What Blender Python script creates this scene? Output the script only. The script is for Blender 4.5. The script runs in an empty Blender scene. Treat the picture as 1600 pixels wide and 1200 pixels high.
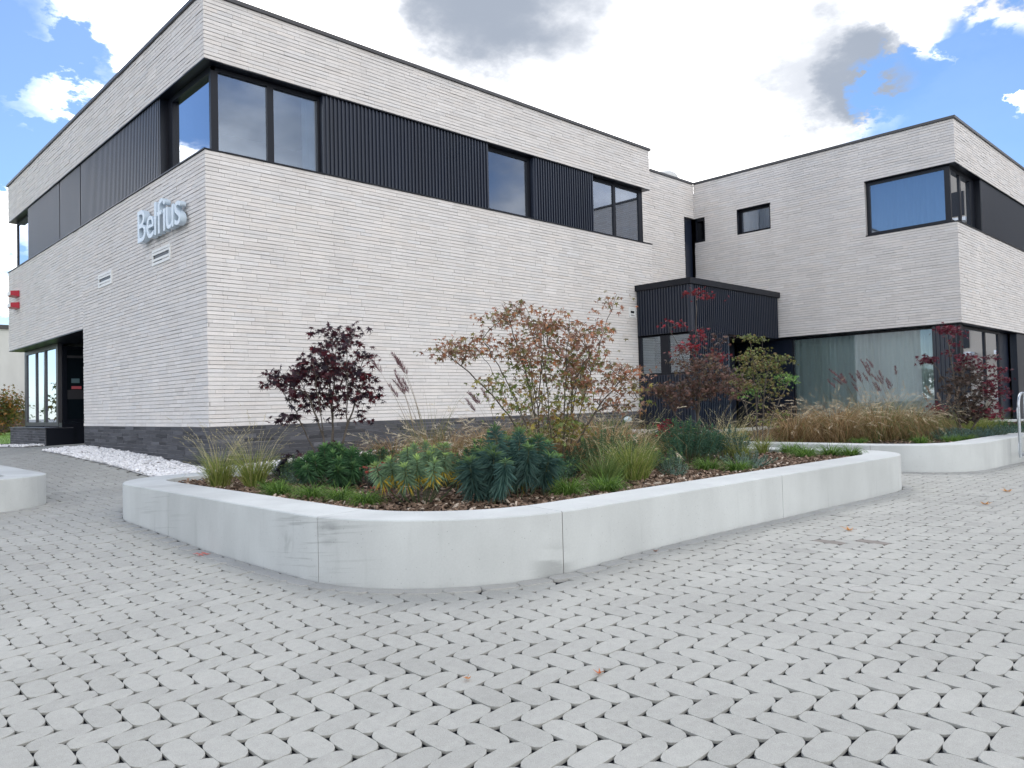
import bpy, math, random
import numpy as np
from mathutils import Matrix, Vector
random.seed(7); RNG = np.random.default_rng(11)
S = bpy.context.scene
COL = S.collection

# ------------------------------------------------------------------ camera, world, sun, exposure
cam_d = bpy.data.cameras.new('camera'); cam = bpy.data.objects.new('camera', cam_d); COL.objects.link(cam)
R3 = ((0.720416, -0.693119, -0.024204), (-0.001768, -0.036734, 0.999324), (-0.693539, -0.719886, -0.027689))
cam.matrix_world = Matrix(((R3[0][0], R3[1][0], R3[2][0], 0), (R3[0][1], R3[1][1], R3[2][1], 0),
                           (R3[0][2], R3[1][2], R3[2][2], 1.085), (0, 0, 0, 1)))
cam_d.sensor_width = 36; cam_d.lens = 1202.3 / 1600 * 36; cam_d.clip_start = 0.05; cam_d.clip_end = 3000
S.camera = cam
S.view_settings.view_transform = 'Standard'; S.view_settings.look = 'None'
S.view_settings.exposure = 0.5; S.view_settings.gamma = 1.0
S.view_settings.use_curve_mapping = False
S.render.engine = 'CYCLES'
SUN_EL, SUN_AZ = math.radians(54), math.radians(40)      # azimuth from +Y towards +X: beyond the building
sun_dir = Vector((math.sin(SUN_AZ) * math.cos(SUN_EL), math.cos(SUN_AZ) * math.cos(SUN_EL), math.sin(SUN_EL)))
sd = bpy.data.lights.new('sun', 'SUN'); sd.energy = 1.0; sd.angle = math.radians(22); sd.color = (1.0, 0.96, 0.9)
so = bpy.data.objects.new('sun', sd); COL.objects.link(so)
so.rotation_euler = (-sun_dir).to_track_quat('-Z', 'Y').to_euler()

W = bpy.data.worlds.new('World'); S.world = W; W.use_nodes = True
nt = W.node_tree; nt.nodes.clear()
def N(t, **k):
    n = nt.nodes.new(t)
    for a, b in k.items(): setattr(n, a, b)
    return n
def L(a, b): nt.links.new(a, b)
def math_n(op, a, b=None, c=None, clamp=False):
    n = N('ShaderNodeMath', operation=op, use_clamp=clamp)
    for i, v in enumerate((a, b, c)):
        if v is None: continue
        if isinstance(v, (int, float)): n.inputs[i].default_value = v
        else: L(v, n.inputs[i])
    return n.outputs[0]
def smooth(v, a, b, lo=0.0, hi=1.0):
    n = N('ShaderNodeMapRange', interpolation_type='SMOOTHSTEP')
    L(v, n.inputs[0])
    for i, q in enumerate((a, b, lo, hi)): n.inputs[i + 1].default_value = q
    return n.outputs[0]
sky = N('ShaderNodeTexSky', sky_type='NISHITA'); sky.sun_disc = False
sky.sun_elevation = SUN_EL; sky.sun_rotation = SUN_AZ; sky.dust_density = 0.3; sky.ozone_density = 3.0
tc = N('ShaderNodeTexCoord')
sep = N('ShaderNodeSeparateXYZ'); L(tc.outputs['Generated'], sep.inputs[0])
zden = math_n('ADD', math_n('MAXIMUM', sep.outputs[2], 0.0), 0.28)
px_ = math_n('DIVIDE', sep.outputs[0], zden); py_ = math_n('DIVIDE', sep.outputs[1], zden)
cmb = N('ShaderNodeCombineXYZ'); L(px_, cmb.inputs[0]); L(py_, cmb.inputs[1])
nz = N('ShaderNodeTexNoise', noise_dimensions='3D'); L(cmb.outputs[0], nz.inputs[0])
nz.inputs['Scale'].default_value = 1.5; nz.inputs['Detail'].default_value = 9; nz.inputs['Roughness'].default_value = 0.52
nz.inputs['Distortion'].default_value = 0.25
nz2 = N('ShaderNodeTexNoise'); L(cmb.outputs[0], nz2.inputs[0])
nz2.inputs['Scale'].default_value = 2.3; nz2.inputs['Detail'].default_value = 6; nz2.inputs['Roughness'].default_value = 0.55
nz3 = N('ShaderNodeTexNoise'); L(cmb.outputs[0], nz3.inputs[0])
nz3.inputs['Scale'].default_value = 5.0; nz3.inputs['Detail'].default_value = 8; nz3.inputs['Roughness'].default_value = 0.6
def blob(d, r0, r1, amt, wob=0.05):
    """a patch of sky round a direction: amt inside r0 degrees falling to 0 at r1"""
    v = N('ShaderNodeVectorMath', operation='DOT_PRODUCT'); L(tc.outputs['Generated'], v.inputs[0])
    dd = Vector(d).normalized(); v.inputs[1].default_value = dd
    w = math_n('MULTIPLY_ADD', math_n('SUBTRACT', nz3.outputs[0], 0.5), wob, v.outputs['Value'])
    return smooth(w, math.cos(math.radians(r1)), math.cos(math.radians(r0)), 0.0, amt)
cov = nz.outputs[0]
for d, r0, r1, amt in [((0.523, 0.748, 0.408), 12, 26, 0.30), ((0.66, 0.60, 0.45), 10, 24, 0.30), ((0.80, 0.50, 0.33), 6, 13, 0.2),
                       ((0.865, 0.356, 0.40), 3, 8, 0.30), ((0.36, 0.87, 0.34), 4, 9, 0.16), ((0.957, 0.19, 0.22), 1, 3.5, 0.3),
                       ((0.18, 0.96, 0.20), 3, 7, 0.25), ((0.90, 0.2, 0.43), 4, 8, 0.34), ((-0.30, 0.91, 0.25), 1.5, 5, 0.30), ((-0.33, 0.87, 0.38), 1, 4.5, -0.3), ((-0.20, 0.97, 0.06), 3, 8, -0.3), ((-0.92, 0.32, 0.24), 6, 15, -0.22), ((-0.9, 0.1, 0.35), 10, 35, 0.10),
                       ((0.185, 0.925, 0.35), 3, 7, -0.34), ((0.925, 0.235, 0.30), 4, 8, -0.34), ((0.90, 0.32, 0.285), 2, 5, -0.25),
                       ((0.215, 0.94, 0.26), 2, 5, -0.14), ((-0.45, 0.8, 0.45), 6, 14, -0.10),
                       ((0.0, -0.9, 0.40), 20, 70, 0.17), ((0.0, 0.0, 1.0), 10, 50, -0.16)]:
    cov = math_n('ADD', cov, blob(d, r0, r1, amt))
mask = math_n('POWER', smooth(cov, 0.39, 0.68), 2.6)
# clouds: white, greyer where they are thick
shade = smooth(nz2.outputs[0], 0.40, 0.72, 0.0, 0.30)
for d, r0, r1, amt in [((0.626, 0.635, 0.470), 0.0, 9.0, 0.62), ((0.585, 0.665, 0.475), 0.0, 7, 0.30), ((0.855, 0.375, 0.355), 0.0, 7, 0.62), ((0.885, 0.32, 0.345), 0.0, 4, 0.25), ((0.898, 0.198, 0.41), 0.0, 5, 0.5),
                       ((0.40, -0.85, 0.35), 4, 22, 0.50), ((0.66, -0.69, 0.29), 4, 18, 0.48)]:
    shade = math_n('ADD', shade, blob(d, r0, r1, amt, 0.014))
shade = math_n('MINIMUM', math_n('MULTIPLY_ADD', math_n('SUBTRACT', nz3.outputs[0], 0.5), 0.16, shade), 0.985)
shade = math_n('SUBTRACT', 1.0, math_n('POWER', math_n('SUBTRACT', 1.0, shade), 2.2))
cr = N('ShaderNodeMix', data_type='RGBA'); L(shade, cr.inputs[0])
cr.inputs[6].default_value = (2.85, 2.78, 2.70, 1); cr.inputs[7].default_value = (0.30, 0.34, 0.41, 1)
skm = N('ShaderNodeVectorMath', operation='MULTIPLY'); L(sky.outputs[0], skm.inputs[0]); skm.inputs[1].default_value = (0.082, 0.098, 0.114)
thin = math_n('MAXIMUM', mask, smooth(sep.outputs[2], -0.02, 0.25, 0.12, 0.015))
mx = N('ShaderNodeMix', data_type='RGBA'); L(thin, mx.inputs[0]); L(skm.outputs[0], mx.inputs[6]); L(cr.outputs[2], mx.inputs[7])
bgd = N('ShaderNodeBackground'); L(mx.outputs[2], bgd.inputs[0]); bgd.inputs[1].default_value = 1.0
wo = N('ShaderNodeOutputWorld'); L(bgd.outputs[0], wo.inputs[0])

# ------------------------------------------------------------------ materials
def mat(name, base, rough=0.7, spec=0.5, metal=0.0, attr=False, noise=None, bump=None, transl=0.0, var=None, extra=None):
    """base colour (or the 'col' attribute), fine noise that varies it, bump"""
    m = bpy.data.materials.new(name); m.use_nodes = True
    t = m.node_tree; t.nodes.clear()
    out = t.nodes.new('ShaderNodeOutputMaterial'); p = t.nodes.new('ShaderNodeBsdfPrincipled')
    p.inputs['Roughness'].default_value = rough; p.inputs['Metallic'].default_value = metal
    p.inputs['Specular IOR Level'].default_value = spec
    tcn = t.nodes.new('ShaderNodeTexCoord'); geo = t.nodes.new('ShaderNodeNewGeometry')
    if attr:
        a = t.nodes.new('ShaderNodeAttribute'); a.attribute_name = 'col'; c = a.outputs['Color']
    else:
        a = t.nodes.new('ShaderNodeRGB'); a.outputs[0].default_value = (*base, 1); c = a.outputs[0]
    for (sc, lo, hi, st) in (noise or []):
        mp = t.nodes.new('ShaderNodeMapping'); mp.inputs['Scale'].default_value = st; t.links.new(geo.outputs['Position'], mp.inputs[0])
        n = t.nodes.new('ShaderNodeTexNoise'); n.inputs['Scale'].default_value = sc; n.inputs['Detail'].default_value = 5
        t.links.new(mp.outputs[0], n.inputs[0])
        r = t.nodes.new('ShaderNodeMapRange'); t.links.new(n.outputs[0], r.inputs[0])
        r.inputs[1].default_value = 0.3; r.inputs[2].default_value = 0.7; r.inputs[3].default_value = lo; r.inputs[4].default_value = hi
        v = t.nodes.new('ShaderNodeVectorMath'); v.operation = 'SCALE'; t.links.new(c, v.inputs[0]); t.links.new(r.outputs[0], v.inputs[3])
        c = v.outputs[0]
    if extra: c = extra(t, c, geo)
    if name == 'dark_cladding': p.inputs['Coat Weight'].default_value = 0.8; p.inputs['Coat Roughness'].default_value = 0.32; p.inputs['Coat IOR'].default_value = 1.6
    t.links.new(c, p.inputs['Base Color'])
    if bump:
        sc, st, dist = bump
        n = t.nodes.new('ShaderNodeTexNoise'); n.inputs['Scale'].default_value = sc; n.inputs['Detail'].default_value = 6
        t.links.new(geo.outputs['Position'], n.inputs[0])
        b = t.nodes.new('ShaderNodeBump'); b.inputs['Strength'].default_value = st; b.inputs['Distance'].default_value = dist
        t.links.new(n.outputs[0], b.inputs['Height']); t.links.new(b.outputs[0], p.inputs['Normal'])
    if transl:
        tr = t.nodes.new('ShaderNodeBsdfTranslucent'); t.links.new(c, tr.inputs[0])
        ms = t.nodes.new('ShaderNodeMixShader'); ms.inputs[0].default_value = transl
        t.links.new(p.outputs[0], ms.inputs[1]); t.links.new(tr.outputs[0], ms.inputs[2]); t.links.new(ms.outputs[0], out.inputs[0])
    else: t.links.new(p.outputs[0], out.inputs[0])
    return m
def glass_mat(name, tint, refl):
    m = bpy.data.materials.new(name); m.use_nodes = True; t = m.node_tree; t.nodes.clear()
    out = t.nodes.new('ShaderNodeOutputMaterial'); tr = t.nodes.new('ShaderNodeBsdfTransparent'); tr.inputs[0].default_value = (*tint, 1)
    gl = t.nodes.new('ShaderNodeBsdfGlossy'); gl.inputs['Roughness'].default_value = 0.0; gl.inputs[0].default_value = (0.84, 0.90, 1.0, 1)
    lw = t.nodes.new('ShaderNodeFresnel'); lw.inputs[0].default_value = 1.5
    r = t.nodes.new('ShaderNodeMapRange'); t.links.new(lw.outputs[0], r.inputs[0])
    r.inputs[1].default_value = 0.04; r.inputs[2].default_value = 0.26; r.inputs[3].default_value = refl; r.inputs[4].default_value = 0.97
    ms = t.nodes.new('ShaderNodeMixShader'); t.links.new(r.outputs[0], ms.inputs[0])
    t.links.new(tr.outputs[0], ms.inputs[1]); t.links.new(gl.outputs[0], ms.inputs[2]); t.links.new(ms.outputs[0], out.inputs[0])
    return m
def stains(t, c, geo):
    """rain streaks, handling scuffs and small rust marks on the cast concrete"""
    def tex(scale, mapsc, lo, hi, a, b, detail=4):
        mp = t.nodes.new('ShaderNodeMapping'); mp.inputs['Scale'].default_value = mapsc; t.links.new(geo.outputs['Position'], mp.inputs[0])
        n = t.nodes.new('ShaderNodeTexNoise'); n.inputs['Scale'].default_value = scale; n.inputs['Detail'].default_value = detail; t.links.new(mp.outputs[0], n.inputs[0])
        r = t.nodes.new('ShaderNodeMapRange'); r.interpolation_type = 'SMOOTHSTEP'; t.links.new(n.outputs[0], r.inputs[0])
        for i, q in enumerate((lo, hi, a, b)): r.inputs[i + 1].default_value = q
        return r.outputs[0]
    def mulc(c, f):
        v = t.nodes.new('ShaderNodeVectorMath'); v.operation = 'SCALE'; t.links.new(c, v.inputs[0]); t.links.new(f, v.inputs[3]); return v.outputs[0]
    c = mulc(c, tex(3.2, (1, 1, 0.35), 0.35, 0.70, 1.02, 0.93))
    c = mulc(c, tex(1.1, (1, 1, 1), 0.35, 0.65, 1.05, 0.92))
    c = mulc(c, tex(16.0, (1, 1, 0.10), 0.60, 0.76, 1.0, 0.92))
    # long slanting rub marks round one joint, fading outwards
    sp = t.nodes.new('ShaderNodeSeparateXYZ'); t.links.new(geo.outputs['Position'], sp.inputs[0])
    sh = t.nodes.new('ShaderNodeMath'); sh.operation = 'MULTIPLY_ADD'; t.links.new(sp.outputs[1], sh.inputs[0]); sh.inputs[1].default_value = 0.10; t.links.new(sp.outputs[2], sh.inputs[2])
    cb = t.nodes.new('ShaderNodeCombineXYZ'); t.links.new(sh.outputs[0], cb.inputs[0]); t.links.new(sp.outputs[1], cb.inputs[1])
    def rub(c, centre, r0, r1, sc, lo, hi, amt):
        d = t.nodes.new('ShaderNodeVectorMath'); d.operation = 'DISTANCE'; t.links.new(geo.outputs['Position'], d.inputs[0]); d.inputs[1].default_value = centre
        r = t.nodes.new('ShaderNodeMapRange'); r.interpolation_type = 'SMOOTHSTEP'; t.links.new(d.outputs['Value'], r.inputs[0])
        for i, q in enumerate((r0, r1, 1, 0)): r.inputs[i + 1].default_value = q
        mp = t.nodes.new('ShaderNodeMapping'); mp.inputs['Scale'].default_value = sc; t.links.new(cb.outputs[0], mp.inputs[0])
        n = t.nodes.new('ShaderNodeTexNoise'); n.inputs['Scale'].default_value = 1.0; n.inputs['Detail'].default_value = 5; t.links.new(mp.outputs[0], n.inputs[0])
        k = t.nodes.new('ShaderNodeMapRange'); k.interpolation_type = 'SMOOTHSTEP'; t.links.new(n.outputs[0], k.inputs[0])
        for i, q in enumerate((lo, hi, 0, amt)): k.inputs[i + 1].default_value = q
        mm = t.nodes.new('ShaderNodeMath'); mm.operation = 'MULTIPLY'; t.links.new(r.outputs[0], mm.inputs[0]); t.links.new(k.outputs[0], mm.inputs[1])
        iv = t.nodes.new('ShaderNodeMath'); iv.operation = 'SUBTRACT'; iv.inputs[0].default_value = 1.0; t.links.new(mm.outputs[0], iv.inputs[1])
        return mulc(c, iv.outputs[0])
    vo = t.nodes.new('ShaderNodeTexVoronoi'); vo.inputs['Scale'].default_value = 26.0; t.links.new(geo.outputs['Position'], vo.inputs['Vector'])
    vr = t.nodes.new('ShaderNodeMapRange'); t.links.new(vo.outputs['Distance'], vr.inputs[0])
    for i, q in enumerate((0.05, 0.09, 0.55, 1.0)): vr.inputs[i + 1].default_value = q
    c = mulc(c, vr.outputs[0])
    c = rub(c, (3.50, 3.30, 0.05), 0.04, 0.22, (12, 8, 1), 0.40, 0.55, 0.30)
    c = rub(c, (2.48, 4.75, 0.20), 0.02, 0.12, (9, 14, 1), 0.45, 0.60, 0.2)
    c = rub(c, (2.50, 4.50, 0.33), 0.15, 0.75, (46, 1.6, 1), 0.54, 0.66, 0.24)
    c = rub(c, (2.51, 4.30, 0.34), 0.03, 0.14, (30, 3.0, 1), 0.40, 0.60, 0.28)
    c = rub(c, (2.48, 7.1, 0.30), 0.2, 0.9, (40, 1.0, 1), 0.56, 0.66, 0.14)
    return c
M_ = dict(
    brick=mat('pale_brick', None, 0.85, 0.3, attr=True, noise=[(9, 0.96, 1.03, (1, 1, 3)), (60, 0.95, 1.04, (1, 1, 2)), (0.5, 0.97, 1.03, (1, 1, 0.3)), (3.0, 0.955, 1.02, (1, 1, 0.10))], bump=(70, 0.5, 0.006)),
    mortar=mat('mortar', (0.40, 0.39, 0.38), 0.95, 0.2, noise=[(30, 0.9, 1.08, (1, 1, 1))], bump=(120, 0.4, 0.003)),
    dark_mortar=mat('grey_mortar', (0.26, 0.26, 0.28), 0.95, 0.2, noise=[(12, 0.7, 1.15, (1, 1, 1))]),
    metal=mat('dark_metal', (0.005, 0.007, 0.013), 0.34, 0.35, noise=[(3, 0.9, 1.1, (1, 1, 1))]),
    clad=mat('dark_cladding', (0.008, 0.014, 0.030), 0.35, 0.25, noise=[(2, 0.85, 1.15, (1, 1, 0.2))]),
    coping=mat('coping_metal', (0.055, 0.055, 0.06), 0.42, 0.5, noise=[(4, 0.9, 1.1, (1, 1, 1))]),
    concrete=mat('cast_concrete', (0.51, 0.53, 0.52), 0.8, 0.3, noise=[(90, 0.965, 1.03, (1, 1, 1))], bump=(140, 0.25, 0.002), extra=stains),
    sealant=mat('joint_sealant', (0.16, 0.13, 0.115), 0.9, 0.2),
    paver=mat('paver_concrete', None, 0.88, 0.25, attr=True, noise=[(1.1, 0.92, 1.06, (1, 1, 1)), (30, 0.95, 1.05, (1, 1, 1)), (330, 0.80, 1.16, (1, 1, 1))], bump=(260, 0.6, 0.0025)),
    split=mat('dark_chippings', (0.010, 0.011, 0.014), 0.95, 0.10, noise=[(150, 0.3, 2.6, (1, 1, 1))], bump=(170, 1.0, 0.01)),
    ground=mat('far_ground', (0.22, 0.22, 0.21), 0.95, 0.2, noise=[(2, 0.85, 1.1, (1, 1, 1))]),
    soil=mat('dark_soil', (0.035, 0.025, 0.018), 0.95, 0.2, noise=[(40, 0.6, 1.5, (1, 1, 1))], bump=(60, 0.8, 0.02)),
    attr=mat('painted_by_piece', None, 0.8, 0.3, attr=True),
    leaf=mat('leaf', None, 0.55, 0.4, attr=True, transl=0.28),
    blade=mat('grass_blade', None, 0.6, 0.35, attr=True, transl=0.25),
    bark=mat('maple_bark', (0.10, 0.085, 0.07), 0.85, 0.3, noise=[(25, 0.7, 1.3, (1, 1, 0.3))], bump=(80, 0.5, 0.004)),
    stone=mat('white_stone', None, 0.7, 0.4, attr=True, bump=(60, 0.4, 0.004)),
    chip=mat('bark_chip', None, 0.9, 0.2, attr=True, bump=(90, 0.5, 0.003)),
    galv=mat('galvanised_steel', (0.42, 0.45, 0.48), 0.38, 0.5, metal=0.75, noise=[(40, 0.85, 1.1, (1, 1, 1))]),
    white=mat('white_frame', (0.74, 0.75, 0.74), 0.5, 0.5),
    letter=mat('letter_face', (0.54, 0.64, 0.73), 0.3, 0.5),
    red=mat('red_plastic', (0.42, 0.02, 0.04), 0.35, 0.5),
    blackpane=mat('unlit_dark_glass', (0.004, 0.008, 0.012), 0.35, 0.15),
    beige=mat('beige_render', (0.42, 0.37, 0.31), 0.9, 0.2),
    plaster=mat('white_plaster', (0.62, 0.62, 0.60), 0.9, 0.2, noise=[(1.5, 0.88, 1.05, (1, 1, 0.4))]),
    inside=mat('inner_wall', (0.36, 0.37, 0.38), 0.9, 0.2),
    curtain=mat('curtain_cloth', (0.80, 0.84, 0.82), 0.9, 0.1, noise=[(3, 0.85, 1.1, (1, 1, 0.1))], transl=0.3),
    sheer=mat('sheer_cloth', (0.78, 0.81, 0.84), 0.9, 0.1, transl=0.4),
    glass=glass_mat('window_glass', (0.68, 0.78, 0.86), 0.28),
    glass_soft=glass_mat('ground_floor_glass', (0.90, 0.95, 0.94), 0.12),
    dglass=glass_mat('dark_glass', (0.04, 0.07, 0.09), 0.04),
    dome=mat('dome_plastic', (0.55, 0.56, 0.55), 0.5, 0.4),
    lamp=mat('lamp_cover', (0.55, 0.66, 0.72), 0.25, 0.5),
    lawn=mat('lawn', None, 0.8, 0.2, attr=True),
    timber=mat('brown_wall', (0.11, 0.075, 0.06), 0.9, 0.2, noise=[(6, 0.7, 1.2, (0.2, 0.2, 6))]),
    foil=mat('sticker', None, 0.5, 0.4, attr=True),
)

# ------------------------------------------------------------------ mesh helpers
class MB:
    def __init__(s): s.V = []; s.F = []; s.T = []; s.C = []; s.n = 0
    def add(s, v, f, col=(0.5, 0.5, 0.5)):
        """v (n,3) or (k,n,3) copies of one template with faces f; col one colour or (k,3)"""
        v = np.asarray(v, float)
        if v.ndim == 2: v = v[None]
        k, n, _ = v.shape
        if k == 0: return s
        idx = np.concatenate([np.asarray(q) for q in f]); tot = np.array([len(q) for q in f])
        off = (np.arange(k) * n)[:, None] + s.n
        s.F.append((idx[None, :] + off).ravel()); s.T.append(np.tile(tot, k))
        col = np.asarray(col, float)
        if col.ndim == 1: col = np.tile(col, (k, 1))
        s.C.append(np.repeat(col, len(f), axis=0)); s.V.append(v.reshape(-1, 3)); s.n += k * n
        return s
    def box(s, x0, x1, y0, y1, z0, z1, col=(0.5, 0.5, 0.5)):
        return s.add(boxv(x0, x1, y0, y1, z0, z1), BOXF, col)
    def mesh(s, name, smooth=False, sharp=None):
        me = bpy.data.meshes.new(name)
        V = np.concatenate(s.V); F = np.concatenate(s.F).astype(np.int32); T = np.concatenate(s.T).astype(np.int32); C = np.concatenate(s.C)
        me.vertices.add(len(V)); me.vertices.foreach_set('co', V.astype(np.float32).ravel())
        me.loops.add(len(F)); me.loops.foreach_set('vertex_index', F)
        me.polygons.add(len(T)); st = np.zeros(len(T), np.int32); st[1:] = np.cumsum(T)[:-1]
        me.polygons.foreach_set('loop_start', st)
        me.update(calc_edges=True)
        a = me.attributes.new('col', 'FLOAT_COLOR', 'FACE')
        a.data.foreach_set('color', np.concatenate([C, np.ones((len(C), 1))], 1).astype(np.float32).ravel())
        if smooth:
            me.polygons.foreach_set('use_smooth', np.ones(len(T), bool))
            if sharp: me.set_sharp_from_angle(angle=math.radians(sharp))
        else: me.polygons.foreach_set('use_smooth', np.zeros(len(T), bool))
        me.validate(); return me
    def build(s, name, material, parent=None, smooth=False, sharp=None, kind=None):
        if not s.V: return None
        me = s.mesh(name, smooth, sharp); me.materials.append(M_[material])
        return link(name, me, parent, kind)
def link(name, me, parent=None, kind=None):
    o = bpy.data.objects.new(name, me); COL.objects.link(o)
    if parent is not None: o.parent = parent
    if kind: o['kind'] = kind
    return o
def empty(name, loc, label=None, cat=None, group=None, kind=None):
    o = bpy.data.objects.new(name, None); COL.objects.link(o); o.location = loc; o.empty_display_size = 0.2
    tag(o, label, cat, group, kind); return o
def tag(o, label=None, cat=None, group=None, kind=None):
    if label: o['label'] = label
    if cat: o['category'] = cat
    if group: o['group'] = group
    if kind: o['kind'] = kind
    return o
BOXF = [(0, 3, 2, 1), (4, 5, 6, 7), (0, 1, 5, 4), (1, 2, 6, 5), (2, 3, 7, 6), (3, 0, 4, 7)]
def boxv(x0, x1, y0, y1, z0, z1):
    return np.array([(x0, y0, z0), (x1, y0, z0), (x1, y1, z0), (x0, y1, z0), (x0, y0, z1), (x1, y0, z1), (x1, y1, z1), (x0, y1, z1)], float)
def tube_arrays(pts, rad, sides=6):
    pts = [np.array(p, float) for p in pts]; n = len(pts); V = []; F = []
    rad = rad if hasattr(rad, '__len__') else [rad] * n
    prev = None
    for i, p in enumerate(pts):
        d = pts[min(i + 1, n - 1)] - pts[max(i - 1, 0)]; d = d / (np.linalg.norm(d) + 1e-9)
        if prev is None:
            a = np.cross(d, (0, 0, 1.0)) if abs(d[2]) < 0.9 else np.cross(d, (1.0, 0, 0))
        else: a = prev - d * (prev @ d)
        a = a / (np.linalg.norm(a) + 1e-9); prev = a; b = np.cross(d, a)
        for k in range(sides):
            t = 2 * math.pi * k / sides; V.append(p + rad[i] * (math.cos(t) * a + math.sin(t) * b))
    for i in range(n - 1):
        for k in range(sides):
            k2 = (k + 1) % sides; F.append((i * sides + k, i * sides + k2, (i + 1) * sides + k2, (i + 1) * sides + k))
    F.append(tuple(range(sides - 1, -1, -1))); F.append(tuple((n - 1) * sides + k for k in range(sides)))
    return np.array(V), F

# ------------------------------------------------------------------ the lie of the ground (it falls gently towards the camera)
CTRL = [(1, 2.4, -0.183), (1, 3.2, -0.158), (1, 4.2, -0.13), (1, 5.2, -0.106), (1.6, 1.6, -0.16), (1.6, 2.4, -0.131), (1.6, 4.2, -0.075),
        (2.4, 1, -0.128), (2.4, 2.4, -0.072), (2.4, 3.2, -0.044), (3.2, 1, -0.083), (3.2, 2.4, -0.024), (3.2, 3.2, 0.006), (4.2, 1, -0.044),
        (4.2, 2.4, 0.019), (5.2, 1, -0.022), (5.2, 2.4, 0.035), (6.2, 1, -0.018), (2.45, 7.9, 0.06), (2.41, 6.9, 0.03), (2.46, 6.0, 0.0),
        (2.5, 4.4, 0.01), (2.9, 3.58, 0.014), (3.56, 3.3, 0.025), (4.4, 3.28, 0.045), (5.2, 3.26, 0.045), (6.4, 3.28, 0.035), (7.5, 3.27, 0.026),
        (8.9, 3.2, 0.01), (9.4, 3.2, 0.02), (2.0, 10.1, 0.06), (2.3, 10.7, 0.06), (11, 4.1, 0.06), (12.4, 3.1, 0.025), (14.4, 3.1, 0.0), (20, 3, -0.02),
        (30, 3, 0.0), (10.5, 6, 0.1), (10.5, 8.6, 0.2), (3.9, 11.75, 0.19), (3.9, 13.4, 0.28), (3.9, 15.2, 0.335), (3.9, 17.4, 0.389),
        (4.69, 12, 0.248), (4.69, 14, 0.334), (4.69, 17.8, 0.426), (4.69, 20.9, 0.386), (4.69, 24.6, 0.308), (8, 11, 0.3), (15, 10.5, 0.35),
        (2.6, 14.0, 0.2), (2.6, 18, 0.3), (-3, 12, 0.03), (-3, 20, 0.2), (3, 27, 0.3), (-8, 30, 0.3), (-5, 5, -0.25), (-5, 0, -0.4), (0, 0, -0.30), (5, -3, -0.15),
        (12, -2, -0.1), (20, -5, -0.1), (12, 1, -0.02), (8, 1, -0.01), (30, 30, 0.4), (16, 9, 0.3)]
CP = np.array(CTRL); 
def tps(a, b):
    r2 = ((a[:, None, :] - b[None, :, :]) ** 2).sum(-1); return 0.5 * r2 * np.log(r2 + 1e-9)
_n = len(CP); _A = np.zeros((_n + 3, _n + 3)); _A[:_n, :_n] = tps(CP[:, :2], CP[:, :2]) + np.eye(_n) * 0.35
_A[:_n, _n] = 1; _A[:_n, _n + 1:] = CP[:, :2]; _A[_n, :_n] = 1; _A[_n + 1:, :_n] = CP[:, :2].T
_w = np.linalg.solve(_A, np.concatenate([CP[:, 2], np.zeros(3)]))
def gz(x, y):
    x = np.atleast_1d(np.asarray(x, float)); y = np.atleast_1d(np.asarray(y, float)); sh = x.shape
    q = np.stack([x.ravel(), y.ravel()], 1); q[:, 0] = np.clip(q[:, 0], -12, 34); q[:, 1] = np.clip(q[:, 1], -8, 34)
    return (tps(q, CP[:, :2]) @ _w[:_n] + _w[_n] + q @ _w[_n + 1:]).reshape(sh)
def gz1(x, y): return float(gz(x, y)[0])

# far ground
g = MB(); g.add([(-600, -600, -0.75), (600, -600, -0.75), (600, 600, -0.75), (-600, 600, -0.75)], [(0, 1, 2, 3)])
g.build('ground', 'ground', kind='structure')

# ------------------------------------------------------------------ outlines of the concrete planters
def rounded(poly, radii, step=3.0):
    """polyline (closed) of a polygon with rounded corners, counter-clockwise"""
    out = []; n = len(poly)
    for i in range(n):
        p = np.array(poly[i], float); a = np.array(poly[i - 1], float) - p; b = np.array(poly[(i + 1) % n], float) - p
        la, lb = np.linalg.norm(a), np.linalg.norm(b); a /= la; b /= lb
        ang = math.acos(np.clip(a @ b, -1, 1)); r = radii[i]; t = r / math.tan(ang / 2)
        c = p + (a + b) / np.linalg.norm(a + b) * (r / math.sin(ang / 2))
        s = p + a * t; e = p + b * t; a0 = math.atan2(*(s - c)[::-1]); a1 = math.atan2(*(e - c)[::-1])
        while a1 < a0: a1 += 2 * math.pi
        k = max(2, int(math.degrees(a1 - a0) / step))
        for j in range(k + 1):
            q = a0 + (a1 - a0) * j / k; out.append((c[0] + r * math.cos(q), c[1] + r * math.sin(q)))
    return np.array(out)
def resample(P, ds):
    Q = np.concatenate([P, P[:1]]); seg = np.linalg.norm(np.diff(Q, axis=0), axis=1); s = np.concatenate([[0], np.cumsum(seg)])
    n = int(round(s[-1] / ds)); t = np.arange(n) * s[-1] / n
    return np.stack([np.interp(t, s, Q[:, 0]), np.interp(t, s, Q[:, 1])], 1), s[-1]
MAIN = rounded([(2.47, 3.28), (10.0, 3.26), (10.2, 8.75), (2.47, 8.75)], [1.3, 0.95, 0.8, 0.8])
LEFT = rounded([(-5.0, 9.93), (2.36, 9.93), (2.36, 14.6), (-5.0, 14.6)], [0.6, 0.62, 0.6, 0.6])
RIGHT = rounded([(10.97, 3.17), (24.0, 3.17), (24.0, 4.6), (19.2, 9.5), (10.97, 9.5)], [1.2, 0.6, 0.6, 0.8, 0.8])
def offset(P, d):
    """push a closed ccw polyline outwards by d"""
    a = np.roll(P, 1, 0); b = np.roll(P, -1, 0); t = b - a; t /= np.linalg.norm(t, axis=1)[:, None]
    return P + np.stack([t[:, 1], -t[:, 0]], 1) * d
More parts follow.
